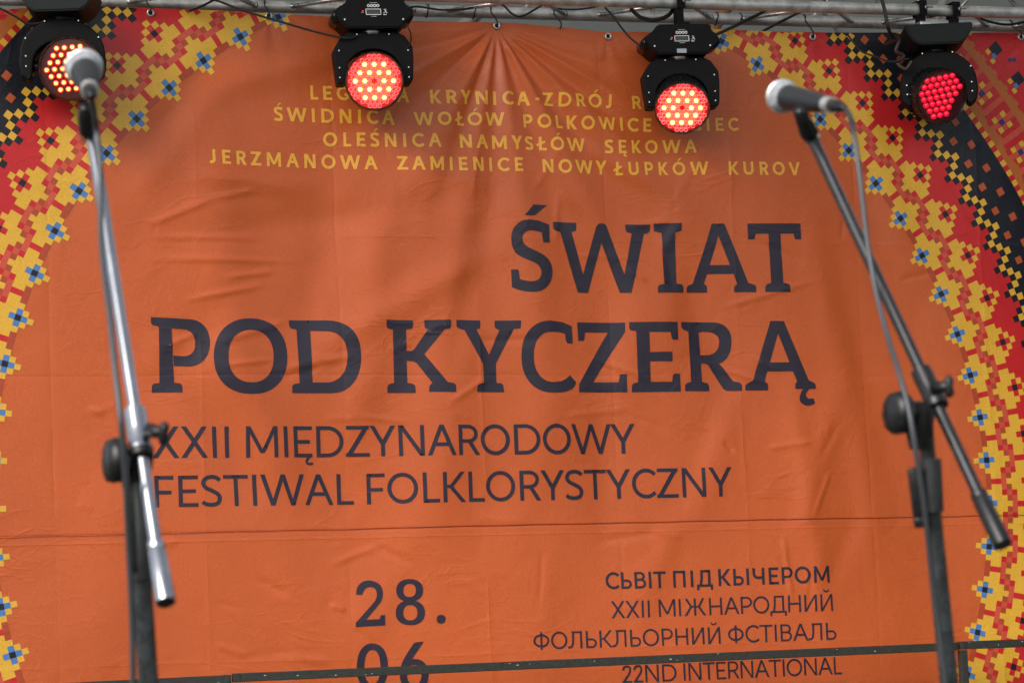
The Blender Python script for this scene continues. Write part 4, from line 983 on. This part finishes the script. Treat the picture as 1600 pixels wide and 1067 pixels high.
# ------------------------------------------------------------------ microphones and stands
def mic(label, head, tail, rball, up=None):
    """head: centre of the ball; tail: end of the plug"""
    ax = (tail - head).normalized(); L = (tail - head).length
    t = thing('microphone', head, label, 'microphone', 'silver-headed microphones on the stands')
    x, y = frame_of(ax)
    M = Matrix(((x.x, y.x, ax.x, 0), (x.y, y.y, ax.y, 0), (x.z, y.z, ax.z, 0), (0, 0, 0, 1)))
    R = rball
    bm = bmesh.new(); pr = [(0, -R)] + [(R * cos(radians(a)), R * sin(radians(a))) for a in range(-80, 31, 10)] + [(R * .84, R * .62), (R * .76, R * .95)]
    add_lathe(bm, pr, 32, M); g = link('grille', bm, GRILLE_M, t, True)
    bm = bmesh.new(); add_lathe(bm, [(R * 1.0, -R * .10), (R * 1.07, -R * .08), (R * 1.07, R * .12), (R * 1.0, R * .16)], 32, M); link('grille_band', bm, CHROME_S, g, True)
    bm = bmesh.new(); add_lathe(bm, [(R * .76, R * .95), (R * .80, R * 1.02), (R * .78, R * 1.5), (R * .62, L * .55), (R * .50, L * .70), (R * .46, L * .72), (0, L * .72)], 28, M); link('handle', bm, STAND_GR, t, True)
    bm = bmesh.new(); add_lathe(bm, [(0, L * .71), (R * .49, L * .71), (R * .49, L * .80), (0, L * .80)], 24, M); o = link('plug_ring', bm, CHROME_S, t, True)
    m_ = o.modifiers.new('e', 'EDGE_SPLIT'); m_.split_angle = radians(40)
    bm = bmesh.new(); add_lathe(bm, [(0, L * .80), (R * .42, L * .80), (R * .36, L * .90), (R * .20, L * .98), (0, L)], 20, M); link('plug', bm, BLACK_PL, t, True)
    return t
GRILLE_M = mat('mic_mesh', (.40, .42, .45), .42, .6, .5, bump=0)
_t = GRILLE_M.node_tree; _b = _t.nodes['Principled BSDF']; _tc = _t.nodes.new('ShaderNodeTexCoord')
_w1 = _t.nodes.new('ShaderNodeTexVoronoi'); _w1.inputs['Scale'].default_value = 330; _t.links.new(_tc.outputs['Object'], _w1.inputs['Vector'])
_bp = _t.nodes.new('ShaderNodeBump'); _bp.inputs['Strength'].default_value = 1.0; _bp.inputs['Distance'].default_value = .004
_t.links.new(_w1.outputs['Distance'], _bp.inputs['Height']); _t.links.new(_bp.outputs[0], _b.inputs['Normal'])
CHROME_S = mat('satin_silver', (.75, .75, .74), .3, .8)
STAND_GR = mat('mic_dark_enamel', (.016, .017, .019), .40, .0, .25, noise=.15, nscale=80)

def stand(label, chrome, boom, sleeve, weight, clutch, knob, wing, pole, psleeve, clip, extra, foot):
    base = Vector((pole[-1].x, pole[-1].y, FLOOR))
    t = thing('microphone_stand', base, label, 'microphone stand', 'boom microphone stands')
    Lc = lambda v: v - base
    bm_ = CHROME if chrome else STAND_BL
    tube('boom', [Lc(boom[0]), Lc(boom[1])], .0092, bm_, t, 20)
    d = (boom[1] - boom[0]).normalized()
    def along(a, b, prof, name, m, par=t):
        bm = bmesh.new(); n = len(prof); pts = [Lc(a.lerp(b, f)) for f, r in prof]; add_tube(bm, pts, [r for f, r in prof], 24)
        o = link(name, bm, m, par, True); e = o.modifiers.new('e', 'EDGE_SPLIT'); e.split_angle = radians(35); return o
    along(sleeve[0], sleeve[1], [(0, .0115), (.03, .0158), (.5, .016), (.92, .016), (.97, .0172), (1, .0165)], 'boom_sleeve', CHROME if chrome else BLACK_PL)
    along(sleeve[1], sleeve[1].lerp(sleeve[0], -.16), [(0, .0180), (1, .0172)], 'sleeve_collar', BLACK_PL)
    along(weight[0], weight[1], [(0, .0098), (.02, .0120), (.12, .0128), (.14, .0118), (.18, .0130), (.93, .0142), (1, .0136)], 'counterweight', CHROME if chrome else BLACK_PL)
    along(weight[1].lerp(weight[0], .005), weight[1].lerp(weight[0], -.01), [(0, .0115), (1, .0115)], 'weight_end', BLACK_PL)
    # clutch body
    c = Lc(clutch); bm = bmesh.new()
    add_tube(bm, [c + C_F * -.016 + C_D * .0, c + C_F * .020], [.021, .023], 20)
    add_tube(bm, [c + C_D * -.01, c + C_D * .026 , c + C_D * .05], [.021, .021, .015], 18)
    o = link('clutch', bm, BLACK_PL, t, True); e = o.modifiers.new('e', 'EDGE_SPLIT'); e.split_angle = radians(35)
    # big round knob and its neck
    k = Lc(knob); ax = (k - c); ax = (ax - C_D * ax.dot(C_D) * .8 - C_F * ax.dot(C_F)).normalized(); ax = (ax * 1 - C_F * .45).normalized()
    bm = bmesh.new(); add_tube(bm, [c, k - ax * .006], [.010, .012], 14)
    add_tube(bm, [k - ax * .016, k - ax * .012, k, k + ax * .010, k + ax * .0135], [.022, .031, .0335, .030, .018], 10)
    o = link('tension_knob', bm, BLACK_PL, t, True)
    # wing screw
    wq = Lc(wing[0]); we = Lc(wing[1]); ax2 = (we - wq).normalized(); bm = bmesh.new()
    add_tube(bm, [wq, we], [.011, .007], 14)
    perp = (C_D - ax2 * C_D.dot(ax2)).normalized()
    add_tube(bm, [we - perp * .016, we - perp * .010, we, we + perp * .010, we + perp * .016], [.004, .0075, .006, .0075, .004], 10)
    link('wing_screw', bm, BLACK_PL, t, True)
    # pole
    for i, (a, b) in enumerate(zip(pole, pole[1:])):
        pass
    tube('upper_pole', [Lc(pole[0]), Lc(pole[1])], .0115, CHROME if chrome == 2 else POLE_M, t, 20)
    along(psleeve[0], psleeve[1], [(0, .0135), (.02, .0150), (.96, .0152), (1, .0135)], 'height_clutch', POLE_D)
    tube('lower_pole', [Lc(pole[1]), Lc(pole[2])], .0142, POLE_M, t, 20)
    for (a, b, sx_, sy_) in extra:
        bm = bmesh.new(); m_ = Lc(a.lerp(b, .5)); ax3 = (b - a); Lh = ax3.length; ax3.normalize(); xr_ = C_R - ax3 * C_R.dot(ax3); xr_.normalize(); yr = ax3.cross(xr_)
        M = Matrix(((xr_.x, yr.x, ax3.x, m_.x), (xr_.y, yr.y, ax3.y, m_.y), (xr_.z, yr.z, ax3.z, m_.z), (0, 0, 0, 1)))
        add_box(bm, (0, 0, 0), (sx_, sy_, Lh), M, min(sx_, sy_) * .25); link('lever', bm, BLACK_PL, t, True)
    # mic clip
    bm = bmesh.new(); add_tube(bm, [Lc(p) for p in clip[0]], clip[1], 16); o = link('microphone_clip', bm, BLACK_PL, t, True)
    bm = bmesh.new(); a, b = Lc(boom[0]), Lc(boom[1]); add_tube(bm, [a.lerp(b, -.004), a.lerp(b, .012)], .0125, 16); link('end_ring', bm, CHROME_S, t, True)
    # tripod base
    hub = Vector((0, 0, .20)); bm = bmesh.new(); add_tube(bm, [hub + Vector((0, 0, -.05)), hub + Vector((0, 0, .05))], .024, 16); link('hub', bm, BLACK_PL, t, True)
    for q in range(3):
        a = 2 * pi * q / 3 + .5; e_ = Vector((.34 * cos(a), .34 * sin(a), .012))
        lg = tube('leg', [hub, e_], .009, POLE_M, t, 10); tube('rubber_foot', [e_.lerp(hub, .06), e_ + (e_ - hub).normalized() * .01], .014, RUBBER, lg, 10)
    return t
POLE_M = mat('scuffed_grey_black_pole', (.026, .030, .033), .24, .15, .5, noise=.7, nscale=22)
POLE_D = mat('black_clutch_sleeve', (.022, .024, .026), .4, 0, .5, noise=.3, nscale=60)

# left stand
dA, dB = 4.62, 4.13
def bl(y, x=None):                       # point on the left boom at picture height y
    f = (y - 200) / (925 - 200); d = 1 / ((1 - f) / dA + f / dB); return P(141.5 + (256 - 141.5) * f + 10 * sin(pi * f) * .35, y, d)
vert = lambda p: Vector((p.x, p.y, FLOOR + .15))
b0, b1 = P(141, 196, dA), P(255, 925, dB)
def on(b0, b1, y):
    # point of the 3-D segment b0-b1 that shows at picture height y
    lo, hi = 0., 1.
    for _ in range(40):
        m = (lo + hi) / 2; q = b0.lerp(b1, m) - CAM; yy = 533.5 + F_PX * q.dot(C_D) / q.dot(C_F)
        if yy < y: lo = m
        else: hi = m
    return b0.lerp(b1, (lo + hi) / 2)
stand('left boom stand with chrome boom tube, its microphone in front of the leftmost lamp', 1, (b0, b1),
      (on(b0, b1, 640), on(b0, b1, 704)), (on(b0, b1, 846), P(259, 941, dB - .01)), P(212, 722, 4.31), P(179, 719, 4.27), (P(233, 672, 4.27), P(256, 677, 4.25)),
      (P(212, 735, 4.31), P(221, 900, 4.31), P(244, 1240, 4.31)), (P(213, 752, 4.30), P(220, 905, 4.30)),
      ([P(133, 168, 4.55), P(134, 185, 4.58), P(137, 205, 4.60), P(141, 212, 4.61)], [.009, .0125, .013, .0115]), [(P(205, 760, 4.29), P(211, 895, 4.29), .010, .012)], None)
lm = mic('left microphone, seen from behind its handle, silver grille over the red lamp', P(131, 106, 4.58), P(143, 152, 4.40), .0272)
o = tube('microphone_cable', spline([P(142, 150, 4.41), P(146, 170, 4.44), P(150, 200, 4.50), P(156, 250, 4.48), P(157, 330, 4.44), P(160, 400, 4.38), P(170, 480, 4.30), P(178, 560, 4.24), P(187, 640, 4.20), P(192, 690, 4.20), P(197, 760, 4.22), P(201, 850, 4.25), P(206, 960, 4.27),
                               P(208, 1067, 4.28), P(211, 1150, 4.29)], 8), .0044, GREYCAB, None, 12)
tag(o, 'grey cable running down the left boom from its microphone', 'cable', 'microphone cables')
# right stand
r0, r1 = P(1268, 214, 4.86), P(1560, 838, 4.42)
stand('right boom stand with black boom tube slanting across the wreath print', 0, (r0, r1),
      (on(r0, r1, 578), on(r0, r1, 628)), (on(r0, r1, 768), P(1567, 851, 4.41)), P(1437, 650, 4.56), P(1403, 645, 4.51), (P(1461, 606, 4.50), P(1483, 604, 4.47)),
      (P(1446, 660, 4.57), P(1456, 800, 4.57), P(1500, 1230, 4.57)), (P(1455, 716, 4.56), P(1459, 800, 4.56)),
      ([P(1248, 172, 4.80), P(1256, 190, 4.83), P(1263, 206, 4.85), P(1268, 216, 4.86)], [.010, .0125, .0155, .0125]), [(P(1428, 730, 4.55), P(1437, 808, 4.55), .020, .02), (P(1438, 806, 4.55), P(1440, 824, 4.55), .022, .018)], None)
mic('right microphone, seen from the side pointing up to the left above the wreath print', P(1222, 151, 4.96), P(1321, 169, 4.72), .0262)
o = tube('microphone_cable', spline([P(1319, 168, 4.72), P(1328, 182, 4.72), P(1335, 215, 4.72), P(1344, 280, 4.70), P(1353, 360, 4.68), P(1362, 420, 4.66), P(1372, 470, 4.63), P(1388, 530, 4.58), P(1404, 580, 4.52), P(1420, 640, 4.48), P(1430, 700, 4.47), P(1443, 780, 4.48), P(1452, 860, 4.50),
                               P(1463, 950, 4.52), P(1478, 1067, 4.53), P(1488, 1150, 4.54)], 8), .0042, GREYCAB, None, 12)
tag(o, 'grey cable hanging from the right microphone and crossing its boom', 'cable', 'microphone cables')
